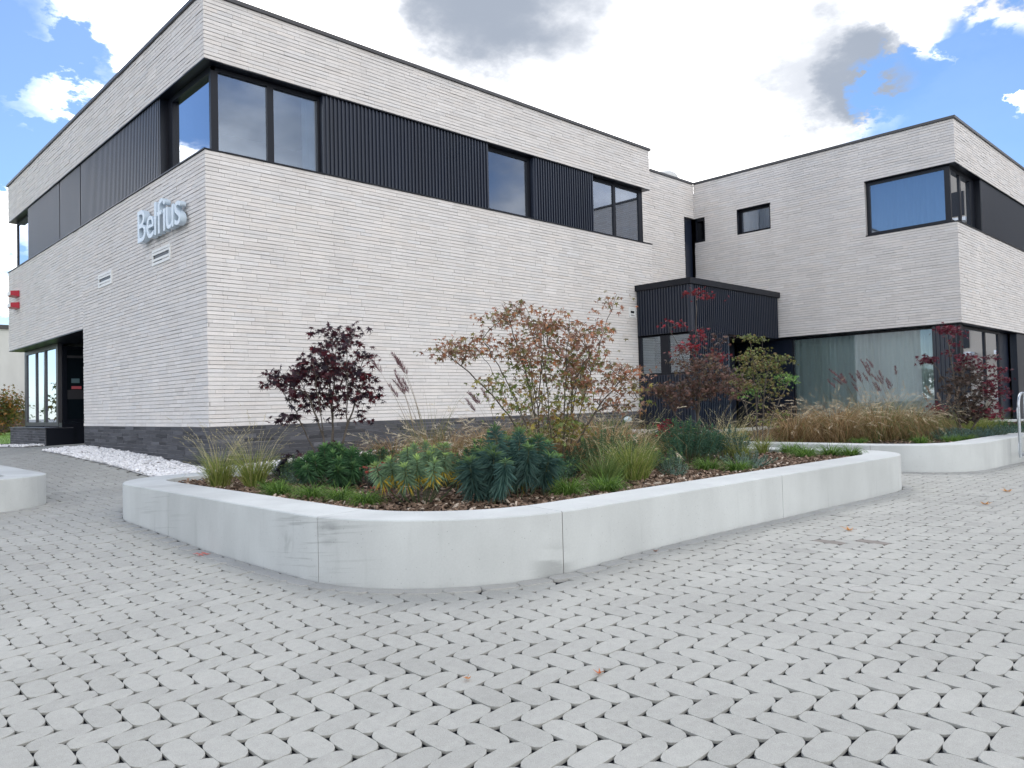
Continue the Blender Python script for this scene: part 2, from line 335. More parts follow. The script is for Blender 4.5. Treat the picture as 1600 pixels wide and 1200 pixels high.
def inside(P, q):
    x, y = q[:, 0], q[:, 1]; res = np.zeros(len(q), bool); n = len(P)
    for i in range(n):
        x0, y0 = P[i]; x1, y1 = P[(i + 1) % n]
        c = ((y0 > y) != (y1 > y)); xi = (x1 - x0) * (y - y0) / ((y1 - y0) + 1e-12) + x0
        res ^= c & (x < xi)
    return res

# ------------------------------------------------------------------ paving
GRAVEL_X = 3.9
pavement = MB()
gx = np.arange(-9, 32.01, 0.25); gy = np.arange(-6, 32.01, 0.25)
GX, GY = np.meshgrid(gx, gy); GZ = gz(GX, GY) - 0.012
v = np.stack([GX, GY, GZ], -1).reshape(-1, 3); nx = len(gx)
fq = [(j * nx + i, j * nx + i + 1, (j + 1) * nx + i + 1, (j + 1) * nx + i) for j in range(len(gy) - 1) for i in range(nx - 1)]
pavement.add(v, fq)
PAVE = pavement.build('pavement', 'split', kind='structure', smooth=True)
w = 0.112; PHX, PHY = 0.030, 0.020
def paver_template(L, Wd, cl=0.046, cw=0.029, bev=0.0012, h=0.030, jit=0):
    """rounded-end stone: 8-sided outline, bevelled top; centre at origin, long side along x, top at z=0"""
    a, b = L / 2 - 0.0003, Wd / 2 - 0.0003
    o = [(-a, -b + cw), (-a + cl * .42, -b + cw * .34), (-a + cl, -b), (a - cl, -b), (a - cl * .42, -b + cw * .34), (a, -b + cw),
         (a, b - cw), (a - cl * .42, b - cw * .34), (a - cl, b), (-a + cl, b), (-a + cl * .42, b - cw * .34), (-a, b - cw)]
    o = np.array(o); inn = o * np.array([(a - bev) / a, (b - bev) / b]); n = len(o)
    V = [(x, y, 0) for x, y in inn] + [(x, y, -bev * .7) for x, y in o] + [(x, y, -h) for x, y in o]
    F = [tuple(range(n))]
    for i in range(n):
        j = (i + 1) % n; F.append((n + i, n + j, j, i)); F.append((2 * n + i, 2 * n + j, n + j, n + i))
    return np.array(V), F
TV, TF = paver_template(2 * w, w)
cent = []; ori = []
for a in range(-400, 400):
    for b in range(-200, 200):
        ox = a * w + b * 2 * w + PHX; oy = -a * w + b * 2 * w + PHY
        if not (-9 < ox < 31 and -3 < oy < 31): continue
        cent.append((ox + w, oy + w / 2)); ori.append(0); cent.append((ox + 2.5 * w, oy + w)); ori.append(1)
cent = np.array(cent); ori = np.array(ori)
# keep what the place shows: in front of, between and beside the planters, up to the walls
rel = cent - np.array([0.0, 0.0]); az = np.degrees(np.arctan2(cent[:, 0], cent[:, 1])); dist = np.hypot(cent[:, 0], cent[:, 1])
keep = (az > -4) & (az < 90) & (dist > 1.0) & (dist < 26)
keep &= ~inside(offset(MAIN, 0.052), cent) & ~inside(offset(LEFT, 0.052), cent) & ~inside(offset(RIGHT, 0.052), cent)
keep &= ~((cent[:, 0] > GRAVEL_X) & (cent[:, 1] > 10.55) & (cent[:, 1] < 17.75)) & ~((cent[:, 0] > 4.75) & (cent[:, 1] > 10.55) & ~((cent[:, 1] > 17.8) & (cent[:, 1] < 20.8) & (cent[:, 0] < 6.55)))
keep &= ~((cent[:, 0] > 4.3) & (cent[:, 1] > 20.87)) & ~((cent[:, 0] > 17.5) & (cent[:, 1] > 5.0)) & ~((cent[:, 0] < 4.3) & (cent[:, 1] > 24.5))
cent = cent[keep]; ori = ori[keep]; dist = dist[keep]; np_ = len(cent)
cz = gz(cent[:, 0], cent[:, 1]); e = 0.05
sx = (gz(cent[:, 0] + e, cent[:, 1]) - gz(cent[:, 0] - e, cent[:, 1])) / (2 * e); sy = (gz(cent[:, 0], cent[:, 1] + e) - gz(cent[:, 0], cent[:, 1] - e)) / (2 * e)
sx = sx + RNG.normal(0, 0.006, np_); sy = sy + RNG.normal(0, 0.006, np_); cz = cz + RNG.normal(0, 0.0009, np_)
for P_ in (MAIN, LEFT, RIGHT): cz[inside(offset(P_, 0.105), cent)] -= 0.004      # stones cut short under the edging course
def tone(n, spread=0.034):
    t = 0.368 * (1 + RNG.normal(0, spread, n)); k = RNG.random(n)
    c = np.stack([t * 1.01, t * 1.01, t * 0.935], 1)
    c[(k > 0.02) & (k < 0.05)] *= 0.95
    return c
pt = tone(np_)
for cx_, cy_ in [(5.62, 2.55), (5.75, 2.2)]:      # two browner stones
    i = np.argmin((cent[:, 0] - cx_) ** 2 + (cent[:, 1] - cy_) ** 2); pt[i] = (0.22, 0.20, 0.18)
viewd = cent @ np.array([0.6935, 0.7199]); lat = cent @ np.array([0.7204, -0.6931])
zc = 1.085 - cz; vis = (np.abs(lat) < viewd * 0.66) & (viewd * 0.50 > zc) 
order = np.argsort(np.where(vis, dist, 1e3)); top300 = order[:300]; rest = order[300:]
def place_pavers(idx):
    T = TV[None].repeat(len(idx), 0).copy()
    o = ori[idx] == 1; x = T[..., 0].copy(); y = T[..., 1].copy()
    T[o, :, 0] = -y[o]; T[o, :, 1] = x[o]
    T[..., 2] += cz[idx][:, None] + T[..., 0] * sx[idx][:, None] + T[..., 1] * sy[idx][:, None]
    T[..., 0] += cent[idx][:, 0, None]; T[..., 1] += cent[idx][:, 1, None]
    return T
m = MB(); m.add(place_pavers(rest), TF, pt[rest]); m.build('paver_field', 'paver', PAVE, kind='stuff')
variants = []
for k in range(8):
    mm = MB(); mm.add(TV, TF, tone(1)[0]); me = mm.mesh('paver'); me.materials.append(M_['paver']); variants.append(me)
for i in top300:
    o = link('paver', variants[random.randrange(8)], PAVE)
    n = Vector((-sx[i], -sy[i], 1)).normalized(); xa = Vector((1, 0, sx[i])) if ori[i] == 0 else Vector((0, 1, sy[i]))
    xa = (xa - n * xa.dot(n)).normalized(); ya = n.cross(xa)
    o.matrix_world = Matrix(((xa.x, ya.x, n.x, cent[i, 0]), (xa.y, ya.y, n.y, cent[i, 1]), (xa.z, ya.z, n.z, cz[i]), (0, 0, 0, 1)))
# edging course laid round each planter
m = MB()
for P in (MAIN, LEFT, RIGHT):
    Q, tot = resample(offset(P, 0.068), 0.226); nq = len(Q)
    d = np.roll(Q, -1, 0) - Q; mid = (np.roll(Q, -1, 0) + Q) / 2; d /= np.linalg.norm(d, axis=1)[:, None]
    T = TV[None].repeat(nq, 0).copy(); x = T[..., 0].copy(); y = T[..., 1].copy()
    T[..., 0] = x * d[:, 0, None] - y * d[:, 1, None] + mid[:, 0, None]; T[..., 1] = x * d[:, 1, None] + y * d[:, 0, None] + mid[:, 1, None]
    T[..., 2] += 0.0035 + gz(mid[:, 0], mid[:, 1])[:, None]
    tq = 0.375 * (1 + RNG.normal(0, 0.03, (nq, 1))); m.add(T, TF, tq * np.array([[1.0, 1.0, 0.955]]))
m.build('edging_paver_course', 'paver', PAVE, kind='stuff')

# ------------------------------------------------------------------ planters
def planter(name, P, joints, label, group, zt=0.412, thick=0.40, seat=None):
    root = empty(name, (*P.mean(0), 0), label, 'planter', group)
    inv = (-P.mean(0)[0], -P.mean(0)[1], 0)
    Q, tot = resample(P, 0.05); n = len(Q); a = np.roll(Q, 1, 0); b = np.roll(Q, -1, 0); t = b - a; t /= np.linalg.norm(t, axis=1)[:, None]
    nn = np.stack([t[:, 1], -t[:, 0]], 1)
    ji = sorted(int(np.argmin(((Q - np.array(j)) ** 2).sum(1))) for j in joints)
    prof = [(0, -0.35), (0, zt - 0.007), (0.007, zt), (thick - 0.007, zt), (thick, zt - 0.007), (thick, -0.35)]
    def ring(idx, gap0, gap1, prof):
        V = []; F = []; k = len(prof)
        for c, i in enumerate(idx):
            q = Q[i % n].copy()
            if c == 0: q = q + t[i % n] * gap0
            if c == len(idx) - 1: q = q - t[i % n] * gap1
            for d, z in prof: V.append((q[0] - nn[i % n][0] * d, q[1] - nn[i % n][1] * d, z))
        for c in range(len(idx) - 1):
            for r in range(k - 1): F.append((c * k + r, (c + 1) * k + r, (c + 1) * k + r + 1, c * k + r + 1))
        F.append(tuple(range(k - 1, -1, -1))[::1]); F.append(tuple((len(idx) - 1) * k + r for r in range(k)))
        V = np.array(V) + np.array(inv); return V, F
    for s in range(len(ji)):
        i0 = ji[s]; i1 = ji[(s + 1) % len(ji)]
        if i1 <= i0: i1 += n
        V, F = ring(list(range(i0, i1 + 1)), 0.003, 0.003, prof)
        MB().add(V, F).build('concrete_segment', 'concrete', root, smooth=True, sharp=28)
    V, F = ring(list(range(n + 1)), 0, 0, [(0.005, -0.35), (0.005, zt - 0.006), (0.009, zt - 0.004), (thick - 0.009, zt - 0.004), (thick - 0.005, -0.35)])
    MB().add(V, F).build('joint_filling', 'sealant', root)
    inner = offset(Q, -thick - 0.001)
    V = [(x + inv[0], y + inv[1], zt - 0.055) for x, y in inner]
    MB().add(V, [tuple(range(len(V)))]).build('soil_bed', 'soil', root)
    return root
planter('concrete_planter', MAIN, [(2.49, 4.37), (3.57, 3.28), (6.44, 3.27), (9.9, 3.6), (10.1, 6.0), (8, 8.75), (5.0, 8.75), (2.62, 8.4), (2.47, 6.9)],
        'largest low concrete planter in the middle, full of maples and spurges', 'low white concrete planters')
planter('concrete_planter', LEFT, [(2.36, 12.6), (-1.5, 9.93), (-1.5, 14.6)],
        'rounded concrete planter end at the left edge with a bare white top', 'low white concrete planters')
planter('concrete_planter', RIGHT, [(10.97, 5.0), (10.97, 8.0), (11.0, 4.25), (13.45, 3.17), (16.5, 3.17), (19.5, 3.17), (14.5, 9.5)],
        'low concrete planter at the right behind the steel barrier, full of tan grasses', 'low white concrete planters')

# ------------------------------------------------------------------ the building
A1, B1, BK, WA, WB, XA, XB = ('x', 4.69), ('y', 11.395), ('y', 12.39), ('x', 19.53), ('y', 5.468), ('x', 15.26), ('y', 9.84)
def pbox(pl, u0, u1, z0, z1, d0, d1):
    return boxv(pl[1] + d0, pl[1] + d1, u0, u1, z0, z1) if pl[0] == 'x' else boxv(u0, u1, pl[1] + d0, pl[1] + d1, z0, z1)
class PB(MB):
    def pb(s, pl, u0, u1, z0, z1, d0, d1, col=(0.5, 0.5, 0.5)): s.add(pbox(pl, u0, u1, z0, z1, d0, d1), BOXF, col); return s
BLD = empty('office_building', (4.69, 11.395, 0.25), 'large two-storey pale brick office building with dark window bands and a lower dark entrance box', 'building')
BI = Matrix.Translation((-4.69, -11.395, -0.25))
def bpart(b, name, material, parent=None, **k):
    o = b.build(name, material, parent or BLD, **k)
    if parent is None: o.location = (-4.69, -11.395, -0.25)
    return o
COURSE = 0.0621
bricks_all = []          # (wall object, plane, box, colour, distance)
def brick_region(pl, u0, u1, z0, z1, dark=False):
    n = max(1, round((z1 - z0) / COURSE)); ch = (z1 - z0) / n; out = []
    for r in range(n):
        u = u0 - RNG.random() * 0.25; z = z0 + r * ch
        while u < u1:
            L_ = RNG.choice([0.235, 0.30, 0.36, 0.44, 0.49]) * (0.92 + 0.16 * RNG.random())
            a, b = max(u, u0), min(u + L_ - 0.0024, u1)
            if b - a > 0.02:
                pr = RNG.normal(0, 0.0018)
                if RNG.random() < 0.06: pr -= 0.003
                if dark:
                    t = 0.080 * (1 + RNG.normal(0, 0.22)); c = (t * 0.95, t * 0.97, t * 1.08)
                else:
                    t = 0.67 * (1 + RNG.normal(0, 0.030)); k = RNG.normal(0, 0.008); c = (t * (1.025 + k), t * 0.99, t * (0.962 - k))
                dz = 0.0040 + abs(RNG.normal(0, 0.0016))
                out.append((a, b, z + dz, z + ch - dz * 0.9, pr, c))
            u += L_
    return out
def wall(name, pl, regions, dark=False, holes=None, depth=0.25, label=None, corner0=0.0):
    """slab (mortar) part with bricks on it"""
    s = PB()
    for (u0, u1, z0, z1) in regions: s.pb(pl, u0 + (corner0 if u0 == regions[0][0] else 0) + (0.0125 if (pl[0] == 'x' and u0 in (11.395, 5.468)) else 0), u1, z0, z1, 0.012, depth)
    o = bpart(s, name, 'dark_mortar' if dark else 'mortar')
    if label: o['label'] = label
    for (u0, u1, z0, z1) in regions:
        for q in brick_region(pl, u0 + (0.013 if corner0 else 0), u1, z0, z1, dark): bricks_all.append((o, pl, q))
    return o
wall('side_wall', A1, [(11.395, 24.70, 6.44, 7.43), (11.395, 17.73, 0.868, 5.045), (17.73, 24.70, 2.90, 5.045)])
wall('side_wall_base', A1, [(11.395, 17.73, -0.2, 0.868)], dark=True, label='dark blue-grey brick base under the pale brick')
wall('side_wall_base', A1, [(20.87, 24.60, -0.2, 0.805)], dark=True, depth=0.6, label='dark brick block under the ground-floor window')
wall('front_wall', B1, [(4.69, 15.98, 6.44, 7.43), (4.69, 15.98, 0.868, 5.045)], corner0=0.262)
wall('front_wall_base', B1, [(4.69, 15.26, -0.2, 0.868)], dark=True, corner0=0.262, label='dark blue-grey brick base under the pale brick')
wall('set_back_wall', BK, [(15.98, 19.53, 6.42, 7.43), (15.98, 19.0, 3.0, 6.42)])
wall('wing_side_wall', WA, [(5.468, 12.39, 6.42, 7.43), (7.51, 10.01, 5.045, 6.42), (11.01, 12.04, 5.71, 6.42), (10.01, 11.01, 5.045, 5.71), (11.01, 12.39, 5.045, 5.71), (5.468, 12.39, 2.73, 5.045)])
wall('wing_front_wall', WB, [(19.53, 28.0, 6.42, 7.43), (19.53, 28.0, 2.73, 5.045)], corner0=0.262)
# share the bricks out: 300 shown largest one by one, the others joined per wall
def bd(it):
    pl, (a, b, z0, z1, pr, c) = it[1], it[2]; u = (a + b) / 2
    p = np.array([pl[1], u, (z0 + z1) / 2]) if pl[0] == 'x' else np.array([u, pl[1], (z0 + z1) / 2])
    d = p - np.array([0, 0, 1.085]); dep = d @ np.array([0.6935, 0.7199, 0.0277])
    la = abs(d @ np.array([0.7204, -0.6931, -0.024]) / dep); up = abs(d @ np.array([-0.0018, -0.0367, 0.999]) / dep)
    cosn = abs(d[0] if pl[0] == 'x' else d[1]) / np.linalg.norm(d)
    ok = la < 0.66 and up < 0.495
    return -(b - a) * cosn / dep ** 2 if ok else 0
sc = np.array([bd(it) for it in bricks_all]); rk = np.argsort(sc); single = set(rk[:300].tolist()); rests = {}
BF = [(0, 3, 2, 1), (4, 5, 6, 7), (0, 1, 5, 4), (1, 2, 6, 5), (2, 3, 7, 6), (3, 0, 4, 7)]
for i, (o, pl, (a, b, z0, z1, pr, c)) in enumerate(bricks_all):
    V = pbox(pl, a, b, z0, z1, -pr, 0.014)
    # uneven arris: nudge the outer corners
    V = V + RNG.normal(0, 0.0007, V.shape)
    if i in single:
        MB().add(V, BF, c).build('brick', 'brick', o)
    else: rests.setdefault(o.name, (o, MB()))[1].add(V, BF, c)
for o, mb in rests.values(): mb.build('brickwork', 'brick', o, kind='stuff')

# roof slabs, floors, inner walls, far walls
b = PB(); b.box(4.96, 15.96, 11.66, 24.68, 6.9, 7.25); b.box(15.8, 19.8, 12.66, 24.6, 6.9, 7.25); b.box(19.8, 27.9, 5.73, 24.6, 6.9, 7.25); bpart(b, 'roof', 'coping')
b = PB(); b.box(4.96, 15.96, 11.66, 24.68, 3.9, 4.25); b.box(15.97, 27.9, 12.66, 24.6, 3.9, 4.25); b.box(19.86, 27.9, 5.85, 12.6, 2.78, 3.1)
b.box(19.86, 27.9, 5.73, 12.6, 3.9, 4.25)
b.box(6.75, 27.9, 13.0, 24.6, -0.1, 0.3); b.box(5.06, 6.75, 21.22, 24.6, -0.1, 0.5); b.box(19.9, 27.9, 6, 12.6, -0.1, 0.3); bpart(b, 'floor', 'inside')
b = PB(); b.box(8.5, 8.6, 11.7, 24.6, 0.3, 6.9); b.box(5.2, 27.8, 15.6, 15.7, 0.3, 6.9); b.box(12.2, 12.3, 11.7, 15.5, 4.25, 6.9); b.box(22.9, 23.0, 5.9, 15.5, 0.3, 6.9)
b.box(20.0, 22.8, 9.9, 10.0, 0.3, 6.9); b.box(6.72, 8.4, 21.26, 21.36, 0.3, 3.85); bpart(b, 'partition_wall', 'inside')
b = PB(); b.box(4.96, 28.0, 24.72, 24.95, 2.9, 7.43); b.box(15.72, 15.97, 11.66, 12.38, 0.2, 7.43); b.box(28.01, 28.25, 5.5, 24.9, 0, 7.43); b.box(5.5, 28, 24.4, 24.6, 0.0, 2.9)
b.box(15.5, 15.7, 11.66, 24.4, 0, 6.9); bpart(b, 'far_wall', 'mortar')
# copings
for pl, u0, u1 in ((A1, 11.36, 24.74), (B1, 4.952, 16.02), (BK, 16.03, 19.49), (WA, 5.43, 12.38), (WB, 19.792, 28.2)):
    b = PB(); b.pb(pl, u0, u1, 7.432, 7.49, -0.035, 0.26); bpart(b, 'coping', 'coping')
b = PB(); b.box(15.72, 16.02, 11.66, 12.35, 7.432, 7.49); bpart(b, 'coping', 'coping')
# soffits and sills of the bands
def strip(name, pl, u0, u1, z0, z1, d0, d1, material='metal'):
    b = PB(); b.pb(pl, u0, u1, z0, z1, d0, d1); return bpart(b, name, material)
strip('soffit', A1, 11.39, 24.70, 6.424, 6.438, 0.003, 0.30); strip('soffit', B1, 4.995, 15.98, 6.424, 6.438, 0.003, 0.30)
strip('sill', A1, 11.38, 24.72, 5.047, 5.066, -0.022, 0.30); strip('sill', B1, 4.995, 16.0, 5.047, 5.066, -0.022, 0.30)
strip('soffit', WA, 5.46, 7.51, 6.404, 6.418, 0.003, 0.30); strip('soffit', WB, 19.84, 28.0, 6.404, 6.418, 0.003, 0.30)
strip('sill', WA, 5.45, 7.51, 5.047, 5.066, -0.022, 0.30); strip('sill', WB, 19.84, 28.0, 5.047, 5.066, -0.022, 0.30)
strip('soffit', A1, 17.73, 24.72, 2.882, 2.898, 0.003, 0.62)
strip('soffit', WA, 5.47, 9.84, 2.712, 2.728, 0.003, 0.60); strip('soffit', WB, 20.14, 28.0, 2.712, 2.728, 0.003, 0.6)
strip('sill', A1, 20.83, 24.66, 0.807, 0.822, -0.02, 0.36, 'coping')
# side reveal of the brick at the entrance recess
strip('reveal', A1, 17.735, 17.76, 0.2, 2.88, 0.02, 0.6)

slat_count = 0
def ribbed_panel(pl, u0, u1, z0, z1, d0, d1, single=True, pitch=0.078, seams=()):
    """dark metal sheet with upright ribs; each rib a slat"""
    b = PB(); b.pb(pl, u0, u1, z0, z1, d0 + 0.032, d1); o = bpart(b, 'cladding_panel', 'clad')
    n = int((u1 - u0) / pitch); off = ((u1 - u0) - n * pitch) / 2; prot = None; jj = MB()
    for k in range(n):
        c = u0 + off + (k + 0.5) * pitch
        if any(abs(c - s) < pitch * 0.5 for s in seams): continue
        V = pbox(pl, -0.019, 0.019, z0 + 0.004, z1 - 0.004, 0.0, 0.035)
        if pl[0] == 'x': V[:, 0] -= pl[1]
        else: V[:, 1] -= pl[1]
        if pl[0] == 'x': V[[0, 1, 4, 5], 1] += 0.0; V[[0, 4], 1] += 0.007; V[[3, 7], 1] -= 0.007
        else: V[[0, 4], 0] += 0.007; V[[1, 5], 0] -= 0.007
        loc = (pl[1] + d0, c, 0) if pl[0] == 'x' else (c, pl[1] + d0, 0)
        if single:
            if prot is None:
                prot = MB().add(V, BOXF).mesh('slat'); prot.materials.append(M_['clad'])
            s = link('slat', prot, o); s.location = loc
        else: jj.add(V + np.array(loc), BOXF)
    if not single: jj.build('slat_field', 'clad', o, kind='stuff')
    return o
def window(pl, u0, u1, z0, z1, d, panes, fw=0.07, glass='glass', depth=0.07, curtain=None, name='window', material='metal', fz=0.07):
    """frame as the part; panes and curtains under it. panes = [(u0,u1)], in pane coordinates"""
    b = PB(); zb, zt = z0 + fz, z1 - fz
    b.pb(pl, u0, u1, z0, zb, d, d + depth); b.pb(pl, u0, u1, zt, z1, d, d + depth)
    edges = [u0] + [q for p in panes for q in p] + [u1]
    for i in range(0, len(edges), 2):
        if edges[i + 1] - edges[i] > 0.004: b.pb(pl, edges[i], edges[i + 1], zb, zt, d + 0.001, d + depth - 0.001)
    o = bpart(b, name, material)
    for (a, c) in panes:
        PB().pb(pl, a - 0.01, c + 0.01, zb - 0.01, zt + 0.01, d + 0.030, d + 0.036).build('pane', glass, o)
    if curtain:
        cm, cu0, cu1, cd, amp, wl = curtain
        nseg = int((cu1 - cu0) / wl * 8); V = []; F = []
        for i in range(nseg + 1):
            u = cu0 + (cu1 - cu0) * i / nseg
            q = amp * math.sin(2 * math.pi * (u / wl + 0.12 * math.sin(u * 9))) * (0.7 + 0.3 * math.sin(u * 5.1))
            for z in (z0 - 0.1, z1 + 0.05):
                V.append((pl[1] + d + cd + q, u, z) if pl[0] == 'x' else (u, pl[1] + d + cd + q, z))
            if i: F.append((2 * i - 2, 2 * i, 2 * i + 1, 2 * i - 1))
        MB().add(V, F).build('curtain', cm, o, smooth=True)
    return o
Z0, Z1 = 5.068, 6.422
# upper band, side (A) face
window(A1, 11.565, 13.33, Z0, Z1, 0.17, [(11.60, 13.14)], curtain=('sheer', 12.9, 13.3, 0.25, 0.03, 0.12), fz=0.09)
ribbed_panel(A1, 13.39, 22.6, Z0, Z1, 0.03, 0.22, seams=(17.985, 19.588))
strip('reveal', A1, 13.335, 13.388, Z0, Z1, 0.04, 0.24)
window(A1, 22.62, 24.55, Z0, Z1, 0.17, [(22.75, 24.5)])
# upper band, front (B) face
window(B1, 4.862, 6.80, Z0, Z1, 0.17, [(4.975, 5.785), (5.895, 6.69)], fz=0.06, curtain=('sheer', 6.50, 6.78, 0.16, 0.03, 0.12))
ribbed_panel(B1, 6.735, 10.52, Z0, Z1, 0.03, 0.165)
window(B1, 10.45, 11.90, Z0, Z1, 0.17, [(10.60, 11.74)], fz=0.075)
ribbed_panel(B1, 11.83, 13.82, Z0, Z1, 0.03, 0.165)
window(B1, 13.75, 15.87, Z0, Z1, 0.17, [(13.86, 14.70), (14.79, 15.72)], fz=0.07, curtain=('sheer', 15.2, 15.84, 0.14, 0.03, 0.13))
b = PB(); b.box(15.80, 15.87, 11.64, 12.37, Z0, Z1); bpart(b, 'corner_post', 'metal')
b = PB(); b.box(4.864, 4.90, 11.569, 11.60, Z0 + .001, Z1 - .001); bpart(b, 'corner_post', 'galv')
# wing upper band
window(WA, 5.62, 7.50, Z0, 6.40, 0.10, [(5.74, 7.42)], fz=0.075, curtain=('sheer', 5.70, 7.45, 0.17, 0.035, 0.17))
window(WB, 19.64, 21.55, Z0, 6.40, 0.17, [(19.70, 20.40), (20.50, 21.20)], fz=0.09)
strip('reveal', WB, 21.555, 21.587, Z0, 6.40, 0.04, 0.24)
ribbed_panel(WB, 21.59, 28.0, Z0, 6.40, 0.03, 0.165, single=False)
# small window and the slot in the inner corner
strip('reveal', WA, 10.012, 11.008, 5.712, 5.73, -0.004, 0.24); strip('reveal', WA, 10.012, 11.008, 6.40, 6.418, -0.004, 0.24)
strip('reveal', WA, 10.012, 10.03, 5.73, 6.40, -0.004, 0.24); strip('reveal', WA, 10.99, 11.008, 5.73, 6.40, -0.004, 0.24)
window(WA, 10.03, 10.99, 5.73, 6.40, 0.13, [(10.08, 10.93)], fz=0.055, curtain=('sheer', 10.0, 11.0, 0.13, 0.03, 0.11))
strip('slot_panel', BK, 19.003, 19.528, 3.94, 6.418, 0.10, 0.2, 'clad'); strip('reveal', BK, 19.003, 19.02, 3.94, 6.418, -0.004, 0.1)
window(WA, 12.06, 12.385, 5.712, 6.416, 0.06, [(12.12, 12.34)], fz=0.08, glass='dglass')
strip('reveal', WA, 12.042, 12.058, 5.712, 6.416, -0.004, 0.2)

# dark entrance box in the inner corner
b = PB(); b.box(15.225, 19.525, 9.805, 12.38, 3.80, 3.94); bpart(b, 'entrance_roof', 'metal')
ribbed_panel(XA, 9.846, 11.39, 2.70, 3.797, 0.0, 0.09); ribbed_panel(XB, 15.30, 19.50, 2.70, 3.797, 0.0, 0.09, pitch=0.09)
b = PB(); b.box(15.30, 19.50, 9.96, 12.38, 2.66, 2.72); bpart(b, 'entrance_soffit', 'metal')
window(XA, 9.86, 11.39, 1.72, 2.695, 0.04, [(9.93, 10.50), (10.74, 11.30)], glass='glass_soft', fz=0.05)
ribbed_panel(XA, 9.846, 11.39, 0.15, 1.715, 0.0, 0.09); ribbed_panel(XB, 15.36, 16.9, 0.15, 2.695, 0.0, 0.09, single=False)
b = PB(); b.box(16.9, 17.0, 9.9, 11.3, 0.1, 2.66); b.box(17.0, 19.5, 11.2, 11.3, 0.1, 2.66); b.box(15.5, 16.9, 11.45, 11.5, .1, 2.6); bpart(b, 'entrance_wall', 'clad')
o = window(('y', 11.1), 17.3, 18.9, 0.25, 2.5, 0.0, [(17.4, 18.05), (18.15, 18.8)], glass='dglass', name='entrance_door')
# ground floor of the wing
window(WA, 6.10, 9.75, 0.25, 2.70, 0.30, [(6.19, 9.62)], glass='glass_soft', fz=0.04, curtain=('curtain', 6.08, 9.70, 0.16, 0.06, 0.19))
strip('corner_cladding', WA, 9.66, 11.3, 0.2, 2.70, 0.27, 0.42, 'clad')
ribbed_panel(WA, 5.56, 6.13, 0.2, 2.705, 0.10, 0.25, single=False, pitch=0.09)
strip('corner_post', WB, 19.64, 19.88, 0.2, 2.705, 0.08, 0.25)
window(WB, 19.88, 23.3, 0.40, 2.70, 0.18, [(19.93, 21.96), (22.06, 23.2)], glass='glass', fz=0.06, curtain=('curtain', 22.3, 23.2, 0.3, 0.04, 0.2))
strip('cladding_sheet', WB, 23.3, 24.4, 0.2, 2.705, 0.25, 0.4, 'clad'); strip('cladding_sheet', WB, 24.4, 28.0, 0.2, 2.705, 0.04, 0.2, 'clad')
# ground floor behind the recess on the side face
o = window(('x', 5.05), 21.25, 24.58, 0.84, 2.875, 0.0, [(21.42, 22.44), (22.50, 23.38), (23.46, 24.46)], fz=0.10, depth=0.09, material='coping', glass='glass')
b = PB(); b.box(5.05, 6.3, 24.585, 24.66, 0.2, 2.88); bpart(b, 'corner_post', 'metal')
DP = ('y', 21.20)
o = window(DP, 5.15, 6.56, 0.95, 2.80, 0.0, [(5.24, 5.86), (5.94, 6.50)], glass='blackpane', fz=0.06, name='entrance_door')
PB().pb(DP, 5.34, 5.52, 1.90, 2.01, 0.010, 0.020, (0.10, 0.17, 0.19)).build('notice', 'foil', o)
PB().pb(DP, 5.34, 5.56, 1.75, 1.82, 0.010, 0.020, (0.50, 0.10, 0.12)).build('notice', 'foil', o)
PB().pb(DP, 5.25, 5.85, 1.50, 1.73, 0.016, 0.026, (0.03, 0.03, 0.035)).build('push_bar', 'foil', o)
PB().pb(DP, 5.25, 5.85, 2.52, 2.58, 0.010, 0.020, (0.05, 0.05, 0.055)).build('closer_rail', 'foil', o)
b = PB(); b.box(5.05, 6.6, 20.90, 21.19, 0.2, 0.93); b.box(6.6, 6.7, 17.76, 21.3, 0.2, 2.88); b.box(4.97, 6.6, 17.74, 17.758, 0.2, 2.88); b.box(5.32, 6.7, 17.76, 21.25, 2.885, 2.9); bpart(b, 'plinth_panel', 'metal')
b = PB(); b.box(4.702, 5.30, 20.84, 20.868, 0.2, 0.80); bpart(b, 'plinth_panel', 'metal')
# wall vents (parts of the building)
def vent(pl, u0, u1, z0, z1, d=-0.02):
    b = PB(); f = 0.045
    b.pb(pl, u0, u1, z0, z0 + f, d, 0.02); b.pb(pl, u0, u1, z1 - f, z1, d, 0.02); b.pb(pl, u0, u0 + f, z0 + f, z1 - f, d, 0.02); b.pb(pl, u1 - f, u1, z0 + f, z1 - f, d, 0.02)
    o = bpart(b, 'wall_vent', 'white')
    PB().pb(pl, u0 + f, u1 - f, z0 + f, z1 - f, -0.002, 0.004).build('vent_back', 'metal', o)
    for k in (0.33, 0.72):
        zc_ = z0 + (z1 - z0) * k; V = pbox(pl, u0 + f, u1 - f, zc_ - 0.02, zc_ + 0.02, -0.016, -0.004)
        MB().add(V, BOXF).build('louvre', 'white', o)
    return o
vent(A1, 12.80, 13.62, 3.60, 3.86); vent(A1, 15.80, 16.62, 3.60, 3.86); vent(B1, 14.97, 15.22, 3.15, 3.40)
# roof dome
o = MB(); ns = 20
prof = [(0.30, 0.0), (0.30, 0.26), (0.36, 0.27), (0.37, 0.40), (0.33, 0.50), (0.22, 0.57), (0.0, 0.60)]
V = [(18.95 + r * math.cos(2 * math.pi * k / ns), 12.95 + r * math.sin(2 * math.pi * k / ns), 7.25 + z) for r, z in prof for k in range(ns)]
F = [(i * ns + k, i * ns + (k + 1) % ns, (i + 1) * ns + (k + 1) % ns, (i + 1) * ns + k) for i in range(len(prof) - 1) for k in range(ns)]
o.add(V, F); bpart(o, 'roof_vent', 'dome', smooth=True, sharp=40)

